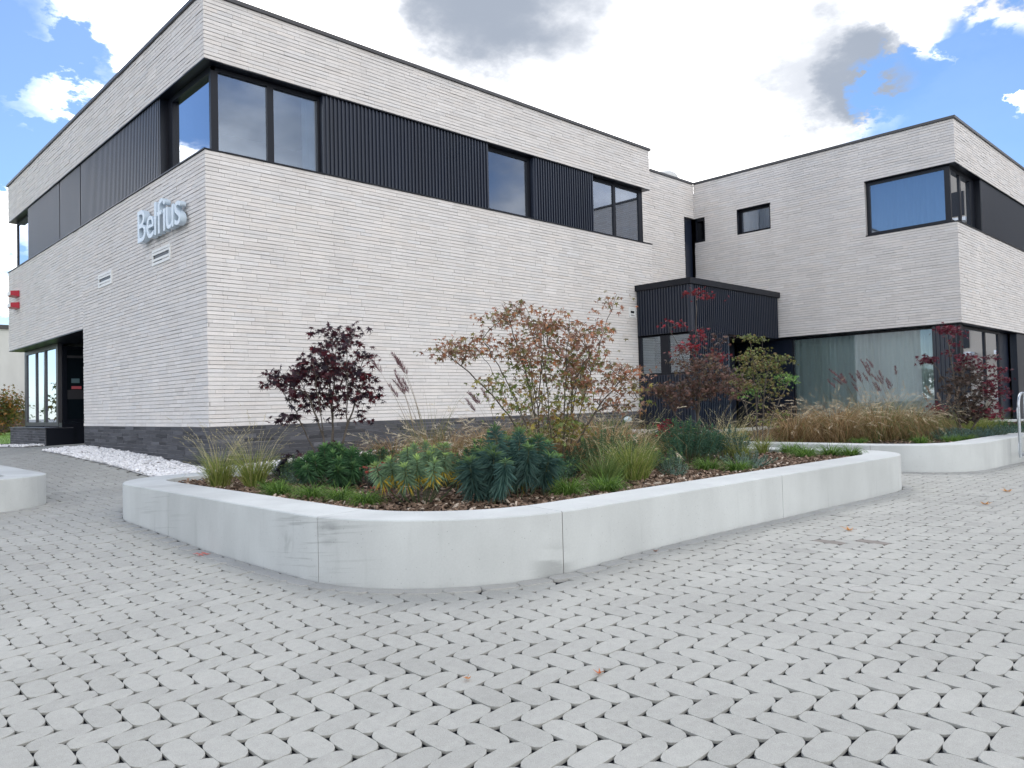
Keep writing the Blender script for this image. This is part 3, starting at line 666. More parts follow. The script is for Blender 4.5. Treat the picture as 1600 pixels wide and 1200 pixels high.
# ------------------------------------------------------------------ things fixed to the walls
sign = empty('wall_sign', (4.60, 13.2, 4.35), 'raised silver letters reading Belfius high on the shaded side wall', 'sign')
yy = 13.95; zb = 4.03
word = 'Belfius'
xcur = 0.0; tmp = []
for ch in word:
    cu = bpy.data.curves.new('letter', 'FONT'); cu.body = ch; cu.size = 0.80; cu.extrude = 0.045; cu.offset = -0.002; cu.resolution_u = 4; cu.bevel_depth = 0.004
    ob = bpy.data.objects.new('letter', cu); COL.objects.link(ob); bpy.context.view_layer.update()
    me = bpy.data.meshes.new_from_object(ob.evaluated_get(bpy.context.evaluated_depsgraph_get()))
    xs = [v_.co.x for v_ in me.vertices]; wd = max(xs) - min(xs)
    tmp.append((me, min(xs), wd)); bpy.data.objects.remove(ob)
gapw = 0.035; total = sum(t[2] for t in tmp) + gapw * 6; scx = 1.93 / total
for me, x0, wd in tmp:
    me.materials.clear(); me.materials.append(M_['letter'])
    o = link('letter', me, sign)
    # letter x -> -Y, letter y -> Z, letter z -> -X
    y = yy - scx * xcur
    o.matrix_basis = Matrix(((0, 0, -1, 4.60 - sign.location.x), (-scx, 0, 0, y + scx * x0 - sign.location.y), (0, 1.0, 0, zb - sign.location.z), (0, 0, 0, 1)))
    xcur += wd + gapw
for k in range(7):
    yk = 13.85 - k * 0.29
    V, F = tube_arrays([(4.69, yk, 4.2), (4.62, yk, 4.2)], 0.012, 6)
    MB().add(V - np.array(sign.location), F).build('stand_off', 'metal', sign)
def alarm(z, label):
    r = empty('alarm_box', (4.69, 23.6, z), label, 'alarm', 'red boxes at the far end of the side wall')
    V = boxv(-0.20, -0.002, -0.20, 0.20, -0.08, 0.08); V[[0, 3], 2] += 0.03; V[[4, 7], 2] -= 0.02
    MB().add(V, BOXF).build('red_case', 'red', r)
    MB().box(-0.212, -0.201, -0.17, 0.17, -0.05, 0.05).build('front_sheen', 'white', r)  # added pale sheet: reflection on the red front, painted in as colour
alarm(4.33, 'upper of the two red alarm boxes at the far left end of the side wall')
alarm(4.02, 'lower of the two red alarm boxes at the far left end of the side wall')
V = []; F = []
lamp = empty('wall_lamp', (14.78, 11.395, 0.68), 'small oval bulkhead lamp low on the dark brick base beside the entrance box', 'lamp')
ns = 18; prof = [(1.0, 0.0), (1.0, -0.03), (0.85, -0.055), (0.5, -0.075), (0.0, -0.08)]
V = [(0.15 * r * math.cos(2 * math.pi * k / ns), d, 0.075 * r * math.sin(2 * math.pi * k / ns)) for r, d in prof for k in range(ns)]
F = [(i * ns + k, (i + 1) * ns + k, (i + 1) * ns + (k + 1) % ns, i * ns + (k + 1) % ns) for i in range(len(prof) - 1) for k in range(ns)]
MB().add(V, F).build('lamp_cover', 'lamp', lamp, smooth=True)
MB().box(-0.155, 0.155, -0.012, 0.0, -0.082, 0.082).build('lamp_base', 'metal', lamp)

# ------------------------------------------------------------------ crowd barrier at the right
bar = empty('crowd_barrier', (13.32, 3.02, gz1(13.32, 3.02)), 'galvanised steel crowd barrier with rounded top corner at the right edge', 'barrier')
r_ = 0.02; Lb = 2.3; zt = 1.07; zl = 0.14
pts = [(0, 0, zl - 0.02)] + [(0, 0, z) for z in np.linspace(0.3, zt - 0.2, 5)] + [(0.2 - 0.2 * math.cos(a), 0, zt - 0.2 + 0.2 * math.sin(a)) for a in np.linspace(0.15, math.pi / 2, 8)]
pts += [(x, 0, zt) for x in np.linspace(0.4, Lb - 0.4, 5)] + [(Lb - 0.2 + 0.2 * math.sin(a), 0, zt - 0.2 + 0.2 * math.cos(a)) for a in np.linspace(0, math.pi / 2, 8)]
pts += [(Lb, 0, z) for z in np.linspace(zt - 0.3, zl - 0.02, 5)]
V, F = tube_arrays(pts, r_, 10); MB().add(V, F).build('frame_tube', 'galv', bar, smooth=True, sharp=50)
V, F = tube_arrays([(0.015, 0, zl + 0.03), (Lb - 0.015, 0, zl + 0.03)], 0.014, 8); MB().add(V, F).build('lower_rail', 'galv', bar, smooth=True, sharp=50)
for k in range(1, 18):
    x = 0.2 + (Lb - 0.3) * k / 18; V, F = tube_arrays([(x, 0, zl + 0.03), (x, 0, zt - 0.01)], 0.007, 6); MB().add(V, F).build('upright_bar', 'galv', bar, smooth=True, sharp=50)
for z in (0.86, 0.34):
    V, F = tube_arrays([(0.03, -0.012, z), (-0.13, -0.012, z), (-0.14, -0.012, z - 0.02), (-0.14, -0.012, z - 0.16)], 0.006, 6)
    MB().add(V, F).build('link_hook', 'galv', bar, smooth=True, sharp=50)
for x in (0.45, Lb - 0.45):
    V, F = tube_arrays([(x, -0.35, 0.01), (x, -0.3, 0.07), (x, 0, zl + 0.02), (x, 0.08, 0.12)], 0.014, 6); MB().add(V, F).build('foot', 'galv', bar, smooth=True, sharp=50)

# ------------------------------------------------------------------ stones, bark, small things on the ground
def blobs(n, pos, size, cols, flat=0.75):
    """rough little stones: displaced octahedra with one cut"""
    base = np.array([(1, 0, 0), (-1, 0, 0), (0, 1, 0), (0, -1, 0), (0, 0, 1), (0, 0, -1), (.6, .6, .5), (-.6, .6, .5), (-.6, -.6, .5), (.6, -.6, .5)], float)
    f = [(4, 9, 6), (4, 6, 7), (4, 7, 8), (4, 8, 9), (0, 6, 9), (2, 7, 6), (1, 8, 7), (3, 9, 8), (0, 2, 6), (2, 1, 7), (1, 3, 8), (3, 0, 9), (5, 2, 0), (5, 1, 2), (5, 3, 1), (5, 0, 3)]
    T = base[None] * (1 + RNG.normal(0, 0.13, (n, 10, 1))); T = T * size[:, None, None] * np.stack([1 + 0.25 * RNG.random(n), np.ones(n), np.full(n, flat)], 1)[:, None, :]
    a = RNG.random(n) * 6.283; b = RNG.normal(0, 0.35, n); ca, sa, cb, sb = np.cos(a), np.sin(a), np.cos(b), np.sin(b)
    x, y, z = T[..., 0], T[..., 1], T[..., 2]; x, z = x * cb[:, None] - z * sb[:, None], x * sb[:, None] + z * cb[:, None]
    x, y = x * ca[:, None] - y * sa[:, None], x * sa[:, None] + y * ca[:, None]
    return np.stack([x, y, z], -1) + pos[:, None, :], f, cols
def scatter_stones(n, x0, x1, y0, y1):
    x = RNG.uniform(x0, x1, n); y = RNG.uniform(y0, y1, n); s = RNG.uniform(0.018, 0.036, n)
    z = gz(x, y) + 0.008 + RNG.random(n) * 0.035
    t = RNG.uniform(0.62, 0.86, n); c = np.stack([t, t * 1.0, t * 1.01], 1); c[RNG.random(n) < 0.012] = (0.12, 0.10, 0.09)
    return blobs(n, np.stack([x, y, z], 1), s, c)
m = MB(); m.add(*scatter_stones(5200, GRAVEL_X + 0.02, 4.67, 10.55, 17.7)); m.add(*scatter_stones(900, GRAVEL_X + 0.4, 4.68, 20.95, 24.6)); m.add(*scatter_stones(1200, 1.2, 4.5, 24.7, 26.0)); m.add(*scatter_stones(5200, GRAVEL_X + 0.02, 15.2, 10.6, 11.37))
q = m.build('white_gravel', 'stone', kind='stuff'); tag(q, 'white marble pebbles in a strip along the foot of the building', 'gravel')
m = MB(); gb = []
for (x0, x1, y0, y1) in ((GRAVEL_X, 4.70, 10.55, 17.72), (4.70, 15.3, 10.55, 11.40), (4.2, 4.70, 20.95, 24.62)):
    xs = np.linspace(x0, x1, max(2, int((x1 - x0) / 0.4))); ys = np.linspace(y0, y1, max(2, int((y1 - y0) / 0.4))); XX, YY = np.meshgrid(xs, ys); ZZ = gz(XX, YY) + 0.012
    nx_ = len(xs); m.add(np.stack([XX, YY, ZZ], -1).reshape(-1, 3), [(j * nx_ + i, j * nx_ + i + 1, (j + 1) * nx_ + i + 1, (j + 1) * nx_ + i) for j in range(len(ys) - 1) for i in range(nx_ - 1)], (0.5, 0.5, 0.5))
m.build('gravel_bed', 'stone', kind='structure')
def chips(n, P, z0, front=None):
    lo = P.min(0); hi = P.max(0); q = RNG.uniform(lo, hi, (n * 3, 2)); q = q[inside(offset(P, -0.43), q)]
    if front is not None: q = q[(q[:, 1] < front[1]) | (q[:, 0] < front[0])]
    q = q[:n]; n = len(q)
    T = np.tile(boxv(-1, 1, -1, 1, -1, 1)[None], (n, 1, 1)); sz = np.stack([RNG.uniform(0.010, 0.028, n), RNG.uniform(0.006, 0.014, n), RNG.uniform(0.002, 0.005, n)], 1)
    T *= (1 + RNG.normal(0, 0.18, T.shape)); T *= sz[:, None, :]
    a = RNG.random(n) * 6.283; b = RNG.normal(0, 0.45, n); ca, sa, cb, sb = np.cos(a), np.sin(a), np.cos(b), np.sin(b)
    x, y, z = T[..., 0], T[..., 1], T[..., 2]; x, z = x * cb[:, None] - z * sb[:, None], x * sb[:, None] + z * cb[:, None]; x, y = x * ca[:, None] - y * sa[:, None], x * sa[:, None] + y * ca[:, None]
    pos = np.stack([q[:, 0], q[:, 1], z0 + RNG.random(n) * 0.022], 1)
    k = RNG.random(n)[:, None]; c = np.array([0.05, 0.032, 0.022]) * (1 - k) + np.array([0.30, 0.21, 0.15]) * k; c[RNG.random(n) < 0.08] = (0.50, 0.42, 0.34)
    return np.stack([x, y, z], -1) + pos[:, None, :], BOXF, c
m = MB(); m.add(*chips(9000, MAIN, 0.357, (3.7, 5.0))); m.add(*chips(2500, MAIN, 0.357)); m.add(*chips(3500, RIGHT, 0.357))
tag(m.build('bark_mulch', 'chip', kind='stuff'), 'dark brown bark chips spread over the soil of the planters', 'mulch')

def leaf_shape(lobes, size, droop=0.25, rnd=random):
    """palmate leaf lying in the xy plane, stalk towards -y"""
    V = [(0, 0, 0)]; n = lobes; spread = math.radians(250)
    for i in range(n):
        a = math.pi / 2 - spread / 2 + spread * i / (n - 1); k = abs(i - (n - 1) / 2) / ((n - 1) / 2); L_ = size * (1.0 - 0.45 * k)
        V.append((L_ * math.cos(a), L_ * math.sin(a), -droop * L_))
        if i < n - 1:
            a2 = a + spread / (n - 1) / 2; V.append((size * 0.29 * math.cos(a2), size * 0.29 * math.sin(a2), -0.02 * size))
    V.insert(1, (-0.06 * size, -0.12 * size, 0)); V.append((0.06 * size, -0.12 * size, 0))
    V = np.array(V); m_ = len(V); F = [(0, i + 1, i) for i in range(1, m_ - 1)]
    return V, F
def fallen(x, y, size, col, label, rot):
    V, F = leaf_shape(5, size, -0.35); c, s = math.cos(rot), math.sin(rot)
    o = empty('fallen_leaf', (x, y, gz1(x, y) + 0.006), label, 'leaf', 'autumn leaves fallen on the paving')
    V2 = V.copy(); V2[:, 0] = V[:, 0] * c - V[:, 1] * s; V2[:, 1] = V[:, 0] * s + V[:, 1] * c; V2[:, 2] += np.abs(V2[:, 0]) * 0.2
    MB().add(V2, F, col).build('leaf_blade', 'leaf', o)
    V3, F3 = tube_arrays([(0, 0, 0.004), (-0.5 * size * s * -1, -0.7 * size * c, 0.012)], 0.0012, 4); MB().add(V3, F3, (0.3, 0.12, 0.04)).build('stalk', 'leaf', o)
OR = (0.62, 0.24, 0.07)
FL = [(6.15, 2.02 + .55, 0.075, (0.66, 0.33, 0.12), 'large tan maple leaf on the pavers below the long front of the big planter', 0.4),
      (9.75, 2.35, 0.09, (0.66, 0.36, 0.16), 'pale orange leaf on the pavers in front of the right planter, farther one', 1.4),
      (8.55, 2.25, 0.08, (0.62, 0.33, 0.14), 'pale orange leaf on the pavers right of the big planter corner, nearer one', 2.2),
      (2.15, 2.55, 0.030, (0.55, 0.22, 0.06), 'small orange leaf in a joint before the front bend of the planter, left one', 2.0),
      (2.55, 2.15, 0.035, (0.58, 0.17, 0.05), 'small red-orange leaf in a joint before the front bend of the planter, right one', 0.3),
      (4.42, 3.19, 0.035, (0.22, 0.10, 0.06), 'small brown curled leaf against the foot of the big planter', 0.9)]
for q in FL: fallen(*q)
pm = MB(); pz = gz1(2.40, 5.95) + 0.0058
for (ax, ay, bx_, by_, ww) in [(2.335, 5.90, 2.425, 5.99, 0.010), (2.335, 6.00, 2.43, 5.90, 0.009), (2.36, 5.86, 2.37, 6.03, 0.008), (2.40, 5.88, 2.41, 6.02, 0.010)]:
    d_ = np.array([bx_ - ax, by_ - ay]); n_ = np.array([-d_[1], d_[0]]) / np.linalg.norm(d_) * ww
    pm.add([(ax - n_[0], ay - n_[1], pz), (bx_ - n_[0] * .6, by_ - n_[1] * .6, pz), (bx_ + n_[0] * .6, by_ + n_[1] * .6, pz), (ax + n_[0], ay + n_[1], pz)], [(0, 1, 2, 3)], (0.62, 0.16, 0.13)); pz += 0.0004
o_ = pm.build('paint_mark', 'foil', PAVE)
# a round valve cover
ring_ = MB(); ns = 20; vx, vy = 4.43, 1.80
V = [(r * math.cos(2 * math.pi * k / ns), r * math.sin(2 * math.pi * k / ns), z) for r, z in ((0.070, -0.02), (0.070, 0.001), (0.058, 0.002), (0.056, -0.001), (0.0, 0.0)) for k in range(ns)]
F = [(i * ns + k, i * ns + (k + 1) % ns, (i + 1) * ns + (k + 1) % ns, (i + 1) * ns + k) for i in range(4) for k in range(ns)]
vc = empty('valve_cover', (vx, vy, gz1(vx, vy) + 0.004), 'small round valve cover set flush among the pavers at the right', 'cover')
MB().add(V, F, (0.40, 0.395, 0.37)).build('cover_plate', 'paver', vc, smooth=True, sharp=40)

# ------------------------------------------------------------------ planting
def curve_blades(n, base, spread0, length, lean, droop, width, col0, col1, seg=4, az=None, lean_sd=0.35, lensd=0.2, twist=True, colsd=0.12, dirbias=None):
    """n bent ribbons from a tuft; returns verts (n, 2*(seg+1), 3), faces, colours"""
    a = RNG.random(n) * 6.283 if az is None else az
    r0 = spread0 * np.sqrt(RNG.random(n)); b0 = np.stack([r0 * np.cos(a + RNG.normal(0, 0.8, n)), r0 * np.sin(a + RNG.normal(0, 0.8, n)), np.zeros(n)], 1) + np.array(base)
    Ln = length * np.clip(1 + RNG.normal(0, lensd, n), 0.4, 1.6); le = np.abs(lean * (1 + RNG.normal(0, lean_sd, n))) ; dr = droop * (1 + RNG.normal(0, 0.3, n))
    d = np.stack([np.cos(a), np.sin(a)], 1)
    if dirbias is not None: d = d + np.array(dirbias); 
    pos = b0.copy(); th = le.copy(); P = [pos.copy()]
    wsum = sum(0.5 + q * 0.6 for q in range(seg))
    for s in range(seg):
        step = Ln / seg; pos = pos + np.stack([d[:, 0] * np.sin(th) * step, d[:, 1] * np.sin(th) * step, np.cos(th) * step], 1); th = th + dr * 1.45 * (0.5 + s * 0.6) / wsum; P.append(pos.copy())
    side = RNG.random(n) * 6.283 if twist else a + 1.57
    sv = np.stack([np.cos(side), np.sin(side), np.zeros(n)], 1)
    V = np.zeros((n, 2 * (seg + 1), 3))
    for s in range(seg + 1):
        ww = width * (1 - (s / seg) ** 1.5) * 0.5 + 0.0004; V[:, 2 * s] = P[s] - sv * ww; V[:, 2 * s + 1] = P[s] + sv * ww
    F = [(2 * s, 2 * s + 1, 2 * s + 3, 2 * s + 2) for s in range(seg)]
    k = RNG.random(n)[:, None]; c = np.array(col0) * (1 - k) + np.array(col1) * k; c = c * (1 + RNG.normal(0, colsd, (n, 1)))
    return V, F, np.clip(c, 0.005, 1), P
def seed_heads(mb, P, sel, ln, wd, col, n_each=7, droopy=0.3, plume=False):
    """small spikelets along the last part of chosen stems"""
    tip = P[-1][sel]; pre = P[-2][sel]; d = tip - pre; d /= np.linalg.norm(d, axis=1)[:, None]; k = len(tip)
    for j in range(n_each):
        f = j / n_each; c = tip - d * ln * (1 - f)
        rdir = RNG.normal(0, 1, (k, 3)); rdir[:, 2] = np.abs(rdir[:, 2]) * 0.4 - droopy * f; rdir /= np.linalg.norm(rdir, axis=1)[:, None]
        dd = d * 0.8 + rdir * (0.55 if plume else 0.45); dd /= np.linalg.norm(dd, axis=1)[:, None]
        L_ = wd * (1.1 - 0.5 * f) * (0.7 + 0.6 * RNG.random(k)); s = np.cross(dd, RNG.normal(0, 1, (k, 3))); s /= np.linalg.norm(s, axis=1)[:, None]
        e_ = c + dd * L_[:, None]; w_ = 0.0022 if not plume else 0.0032
        V = np.stack([c - s * w_ * 0.4, c + (e_ - c) * 0.5 - s * w_, e_, c + (e_ - c) * 0.5 + s * w_], 1)
        mb.add(V, [(0, 1, 2, 3)], np.clip(np.array(col) * (1 + RNG.normal(0, 0.15, (k, 1))), 0.01, 1))
SOIL = 0.358
def tuft(x, y, rad, h, label, n=260, cat='grass clump', group='dark green grass tufts along the planter edge', c0=(0.022, 0.065, 0.010), c1=(0.14, 0.24, 0.04), lean=0.7, droop=1.8, width=0.006, name='grass_tuft'):
    r = empty(name, (x, y, SOIL), label, cat, group); m = MB()
    V, F, c, P = curve_blades(n, (0, 0, 0), rad * 0.38, h * 1.05, lean, droop, width, np.array(c0) * 1.25, np.array(c1) * 1.3); m.add(V, F, c); m.build('blades', 'blade', r); return r
def sedge(x, y, h, label, n=420, seeds=40, c0=(0.10, 0.17, 0.03), c1=(0.34, 0.36, 0.10), group='yellow green sedge clumps', rad=0.07, sh=1.5, lean=0.33):
    r = empty('sedge_clump', (x, y, SOIL), label, 'grass clump', group); m = MB()
    V, F, c, P = curve_blades(n, (0, 0, 0), rad, h, lean, 1.0, 0.005, c0, c1, seg=5, lean_sd=0.5); m.add(V, F, c); m.build('blades', 'blade', r)
    if seeds:
        m = MB(); V, F, c, P = curve_blades(seeds, (0, 0, 0), rad, h * sh, 0.28, 0.7, 0.0032, (0.35, 0.33, 0.16), (0.55, 0.48, 0.28), seg=5); m.add(V, F, c)
        seed_heads(m, P, np.arange(seeds), 0.09, 0.022, (0.50, 0.44, 0.26), 6); m.build('seed_heads', 'blade', r)
    return r
def tan_grass(x, y, rad, h, label, n=900, feather=60, group='tan arching grass mounds', c0=(0.17, 0.105, 0.048), c1=(0.46, 0.31, 0.155), green=0.12, fh=1.4, fcol=(0.66, 0.58, 0.43), hair=False, flen=0.16):
    r = empty('tan_grass_mound', (x, y, SOIL), label, 'grass clump', group); m = MB()
    V, F, c, P = curve_blades(n, (0, 0, 0), rad * 0.35, math.hypot(rad, h) * 1.15, 0.55, 2.7, 0.0052, c0, c1, seg=6, lean_sd=0.5, colsd=0.28)
    g_ = RNG.random(n) < green; c[g_] = np.array([0.12, 0.17, 0.05]) * (1 + RNG.normal(0, 0.2, (g_.sum(), 1))); m.add(V, F, np.clip(c, .01, 1)); m.build('blades', 'blade', r)
    if feather:
        m = MB(); V, F, c, P = curve_blades(feather, (0, 0, 0), rad * 0.5, h * fh * 1.25, 0.5, 1.1, 0.0022, (0.42, 0.36, 0.22), fcol, seg=5, lean_sd=0.5); m.add(V, F, c)
        seed_heads(m, P, np.arange(feather), flen, 0.055, fcol, 16, 0.7); m.build('feathery_heads', 'blade', r)
    return r
def plume_grass(x, y, h, label, n=9, leaves=160, col=(0.19, 0.10, 0.11), group='tall grasses with purple plumes', az=None, lean=0.17, spread=0.14):
    r = empty('plume_grass', (x, y, SOIL), label, 'tall grass', group); m = MB()
    V, F, c, P = curve_blades(leaves, (0, 0, 0), 0.10, h * 0.62, 0.25, 1.0, 0.005, (0.10, 0.15, 0.05), (0.30, 0.27, 0.13), seg=5); m.add(V, F, c); m.build('blades', 'blade', r)
    st = MB(); hd = MB(); az_ = RNG.normal(az, 0.5, n) if az is not None else RNG.random(n) * 6.283
    V, F, c, P = curve_blades(n, (0, 0, 0), spread, h, lean, 0.38, 0.0075, (0.20, 0.17, 0.10), (0.28, 0.22, 0.15), seg=8, az=az_, lean_sd=0.4, lensd=0.13); st.add(V, F, c); st.build('stems', 'blade', r)
    seed_heads(hd, P, np.arange(n), 0.20, 0.065, col, 70, 0.1, plume=True); hd.build('plumes', 'blade', r); return r
def spurge(x, y, rad, h, label, stems=22, leaf=0.075, lw=0.011, per=90, c0=(0.022, 0.065, 0.038), c1=(0.06, 0.125, 0.07), tipc=(0.15, 0.27, 0.07), group='evergreen spurge shrubs', yellow=0.0, low=False, name='spurge_shrub', droop=0.0, fill=0.55):
    """many upright stems, each a bottle brush of narrow leaves with a fresh tip"""
    r = empty(name, (x, y, SOIL), label, 'shrub', group); m = MB(); sm = MB()
    for s in range(stems):
        a = s * 2.39996 + random.uniform(-.3, .3); q = math.sqrt((s + 0.5) / stems); ex, ey = rad * q * math.cos(a), rad * q * math.sin(a)
        ez = h * (1 - 0.42 * q * q) * random.uniform(0.85, 1.08) - leaf * 0.35; b0 = np.array([ex * 0.35, ey * 0.35, 0.0]); e_ = np.array([ex, ey, max(ez, 0.04)])
        mid = (b0 + e_) / 2 + np.array([ex * 0.22, ey * 0.22, 0.0]); tt = np.linspace(0, 1, 7)[:, None]; path = (1 - tt) ** 2 * b0 + 2 * tt * (1 - tt) * mid + tt ** 2 * e_
        lfs = leaf; leaf_s = leaf * random.uniform(0.72, 1.18); dr_s = random.uniform(-14, 16); tone_s = random.uniform(0.78, 1.22); tip_s = random.uniform(0.55, 1.2)
        V, F = tube_arrays(path, [0.005] * 7, 4); sm.add(V, F, (0.10, 0.13, 0.06))
        n = per; f = (1 - fill) + fill * RNG.random(n) ** 0.8; f = np.sort(f); t_ = f[:, None]
        p = (1 - t_) ** 2 * b0 + 2 * t_ * (1 - t_) * mid + t_ ** 2 * e_; ax = 2 * (1 - t_) * (mid - b0) + 2 * t_ * (e_ - mid); ax /= np.linalg.norm(ax, axis=1)[:, None]
        an = np.arange(n) * 2.39996; u = np.cross(ax, (0.3, 0.2, 0.93)); u = np.where(np.linalg.norm(u, axis=1)[:, None] < 0.05, np.array([[1.0, 0, 0]]), u); u /= np.linalg.norm(u, axis=1)[:, None]; v_ = np.cross(ax, u)
        rd = u * np.cos(an)[:, None] + v_ * np.sin(an)[:, None]
        g_ = (f - (1 - fill)) / fill; el = np.radians(-25 - droop - dr_s + 90 * g_ ** 2.0)[:, None] + RNG.normal(0, 0.22, (n, 1))
        dd = rd * np.cos(el) + ax * np.sin(el); L_ = (leaf_s * (0.65 + 0.5 * RNG.random(n)) * (1.0 - 0.45 * g_ ** 4))[:, None]
        sd_ = np.cross(dd, ax); sd_ /= np.linalg.norm(sd_, axis=1)[:, None] + 1e-6; up = np.cross(sd_, dd); m1 = p + dd * L_ * 0.55 + up * L_ * 0.04; tipv = p + dd * L_ - np.array([0, 0, 1.0]) * L_ * 0.12
        Vv = np.stack([p, m1 - sd_ * lw / 2, tipv, m1 + sd_ * lw / 2], 1)
        k = RNG.random(n)[:, None]; c = (np.array(c0) * (1 - k) + np.array(c1) * k) * 1.35 * tone_s; gt = np.clip((g_ - 0.86) / 0.14, 0, 1)[:, None]; c = c * (1 - gt) + np.array(tipc) * 1.35 * tip_s * gt
        if yellow:
            lowm = (g_ < 0.35) & (RNG.random(n) < yellow * 1.6); c[lowm] = np.array([0.50, 0.38, 0.06]) * (1 + RNG.normal(0, .15, (lowm.sum(), 1)))
        m.add(Vv, [(0, 1, 2), (0, 2, 3)], np.clip(c * (1 + RNG.normal(0, 0.1, (n, 1))), .005, 1))
    sm.build('stems', 'leaf', r); m.build('leaves', 'leaf', r); return r

def maple(x, y, blobs_, label, pal, n_leaf, n_tw, size=0.052, lobes=7, stems=4, z0=SOIL, trunk_r=0.016, cluster=0.16, accents=None, bark=None, cl_flat=0.35, name='japanese_maple', cat='maple', leafn=None, topz=None, dead=0, holes=0.0, basespread=0.05):
    """blobs_: crown volumes (dx, dy, z, rx, ry, rz, weight) relative to the base; twigs are grown towards points in them"""
    r = empty(name, (x, y, z0), label, cat, 'ornamental maples in the planters')
    wt = np.array([b_[6] for b_ in blobs_], float); wt /= wt.sum(); T = []; which = []
    while len(T) < n_tw:
        i = int(RNG.choice(len(blobs_), p=wt)); b_ = blobs_[i]; q = RNG.normal(0, 1, 3); q /= np.linalg.norm(q); q = q * (RNG.random() ** 0.38)
        T.append((b_[0] + q[0] * b_[3], b_[1] + q[1] * b_[4], b_[2] + q[2] * b_[5])); which.append(i)
    T = np.array(T); dz = np.linalg.norm(T, axis=1); od = np.argsort(dz); T = T[od]; which = np.array(which)[od]
    nodes = []; par = []; cnt = []; ends = []
    # main stems: long even curves from the base to well separated points of the crown
    pick = [int(np.argmax(T[:, 2]))]
    cand = np.where(T[:, 2] > np.percentile(T[:, 2], 35))[0]
    while len(pick) < min(stems * 2, len(cand)):
        dmin = np.min(np.linalg.norm(T[cand][:, None, :] - T[pick][None, :, :], axis=2), axis=1); pick.append(int(cand[np.argmax(dmin)]))
    nodes.append(np.array([0.0, 0.0, -0.06])); par.append(-1)
    for si, ti in enumerate(pick):
        tg = T[ti]; a = math.atan2(tg[1], tg[0]); prev = 0; k = max(4, int(np.linalg.norm(tg) / 0.10)); p0 = np.array([basespread * math.cos(a), basespread * math.sin(a), -0.02])
        if si >= stems:      # forks off an existing stem
            P = np.array(nodes); ok = (P[:, 2] > 0.12 * tg[2]) & (P[:, 2] < 0.75 * tg[2]); c_ = np.linalg.norm(P - tg * np.array([0.45, 0.45, 0.4]), axis=1) + (~ok) * 9
            prev = int(np.argmin(c_)); p0 = P[prev]
        ctl = p0 * 0.5 + tg * 0.5 + np.array([-(tg - p0)[0] * 0.14, -(tg - p0)[1] * 0.14, 0.10 * np.linalg.norm(tg - p0)]) + RNG.normal(0, 0.02, 3) * np.linalg.norm(tg)
        for s in range(0 if si < stems else 1, k + 1):
            f = s / k; q = (1 - f) ** 2 * p0 + 2 * f * (1 - f) * ctl + f * f * tg + RNG.normal(0, 0.006, 3) * (0 < s < k)
            nodes.append(q); par.append(prev); prev = len(nodes) - 1
        ends.append(prev)
    wh2 = [int(which[i]) for i in pick]
    for j, tg in enumerate(T):
        if j in pick: continue
        P = np.array(nodes); dv = tg - P; d = np.linalg.norm(dv, axis=1); rise = dv[:, 2] / (d + 1e-6)
        cost = d + np.where(rise < 0.15, 0.35, 0) + np.where(P[:, 2] < 0.3 * tg[2], 0.5, 0); i = int(np.argmin(cost)); p0 = P[i]; k = max(2, int(d[i] / 0.09)); prev = i
        for s in range(1, k + 1):
            f = s / k; q = p0 * (1 - f) + tg * f + np.array([0, 0, d[i] * 0.10 * math.sin(math.pi * f)]) + RNG.normal(0, 0.006, 3) * (s < k)
            nodes.append(q); par.append(prev); prev = len(nodes) - 1
        ends.append(prev); wh2.append(int(which[j]))
    which = np.array(wh2)
    n = len(nodes); cnt = np.zeros(n)
    for e_ in ends:
        j = e_
        while j >= 0: cnt[j] += 1; j = par[j]
    rad = 0.0013 + trunk_r * (cnt / max(1, n_tw / stems)) ** 0.55 * 0.8
    m = MB(); nodes = np.array(nodes); pr = np.array(par); ii = np.where(pr >= 0)[0]; A = nodes[pr[ii]]; B = nodes[ii]; ra = np.minimum(rad[pr[ii]], rad[ii] * 1.5); rb = rad[ii]
    d = B - A; d /= np.linalg.norm(d, axis=1)[:, None] + 1e-9; u = np.cross(d, (0.31, 0.17, 0.93)); u /= np.linalg.norm(u, axis=1)[:, None] + 1e-9; v_ = np.cross(d, u); V = np.zeros((len(ii), 10, 3))
    for s in range(5):
        t = 6.283 * s / 5; o_ = u * math.cos(t) + v_ * math.sin(t); V[:, s] = A + o_ * ra[:, None]; V[:, 5 + s] = B + o_ * rb[:, None]
    m.add(V, [(s, (s + 1) % 5, 5 + (s + 1) % 5, 5 + s) for s in range(5)]); m.build('trunk', 'bark', r, smooth=True)
    # leaves: flat sprays about every twig end, hanging a little
    LV, LF = leaf_shape(lobes, 1.0, 0.22); ei = RNG.choice(len(ends), n_leaf, p=None); wsel = which[ei]
    if dead: okl = ei >= 0
    base = nodes[np.array(ends)][ei]; sp = RNG.normal(0, 1, (n_leaf, 3)) * np.array([cluster, cluster, cluster * cl_flat]) * 0.6; pos = base + sp; pos[:, 2] -= np.hypot(sp[:, 0], sp[:, 1]) * 0.25
    sz = size * np.clip(1 + RNG.normal(0, 0.22, n_leaf), 0.5, 1.5); a = RNG.random(n_leaf) * 6.283; pit = RNG.normal(0.75, 0.40, n_leaf); rol = RNG.normal(0, 0.45, n_leaf)
    X = LV[None, :, 0] * sz[:, None]; Y = LV[None, :, 1] * sz[:, None]; Z = LV[None, :, 2] * sz[:, None] * 0.8
    cr_, sr = np.cos(rol)[:, None], np.sin(rol)[:, None]; X, Z = X * cr_ - Z * sr, X * sr + Z * cr_
    cp, sp_ = np.cos(-pit)[:, None], np.sin(-pit)[:, None]; Y, Z = Y * cp - Z * sp_, Y * sp_ + Z * cp
    ca, sa = np.cos(a)[:, None], np.sin(a)[:, None]; X, Y = X * ca - Y * sa, X * sa + Y * ca
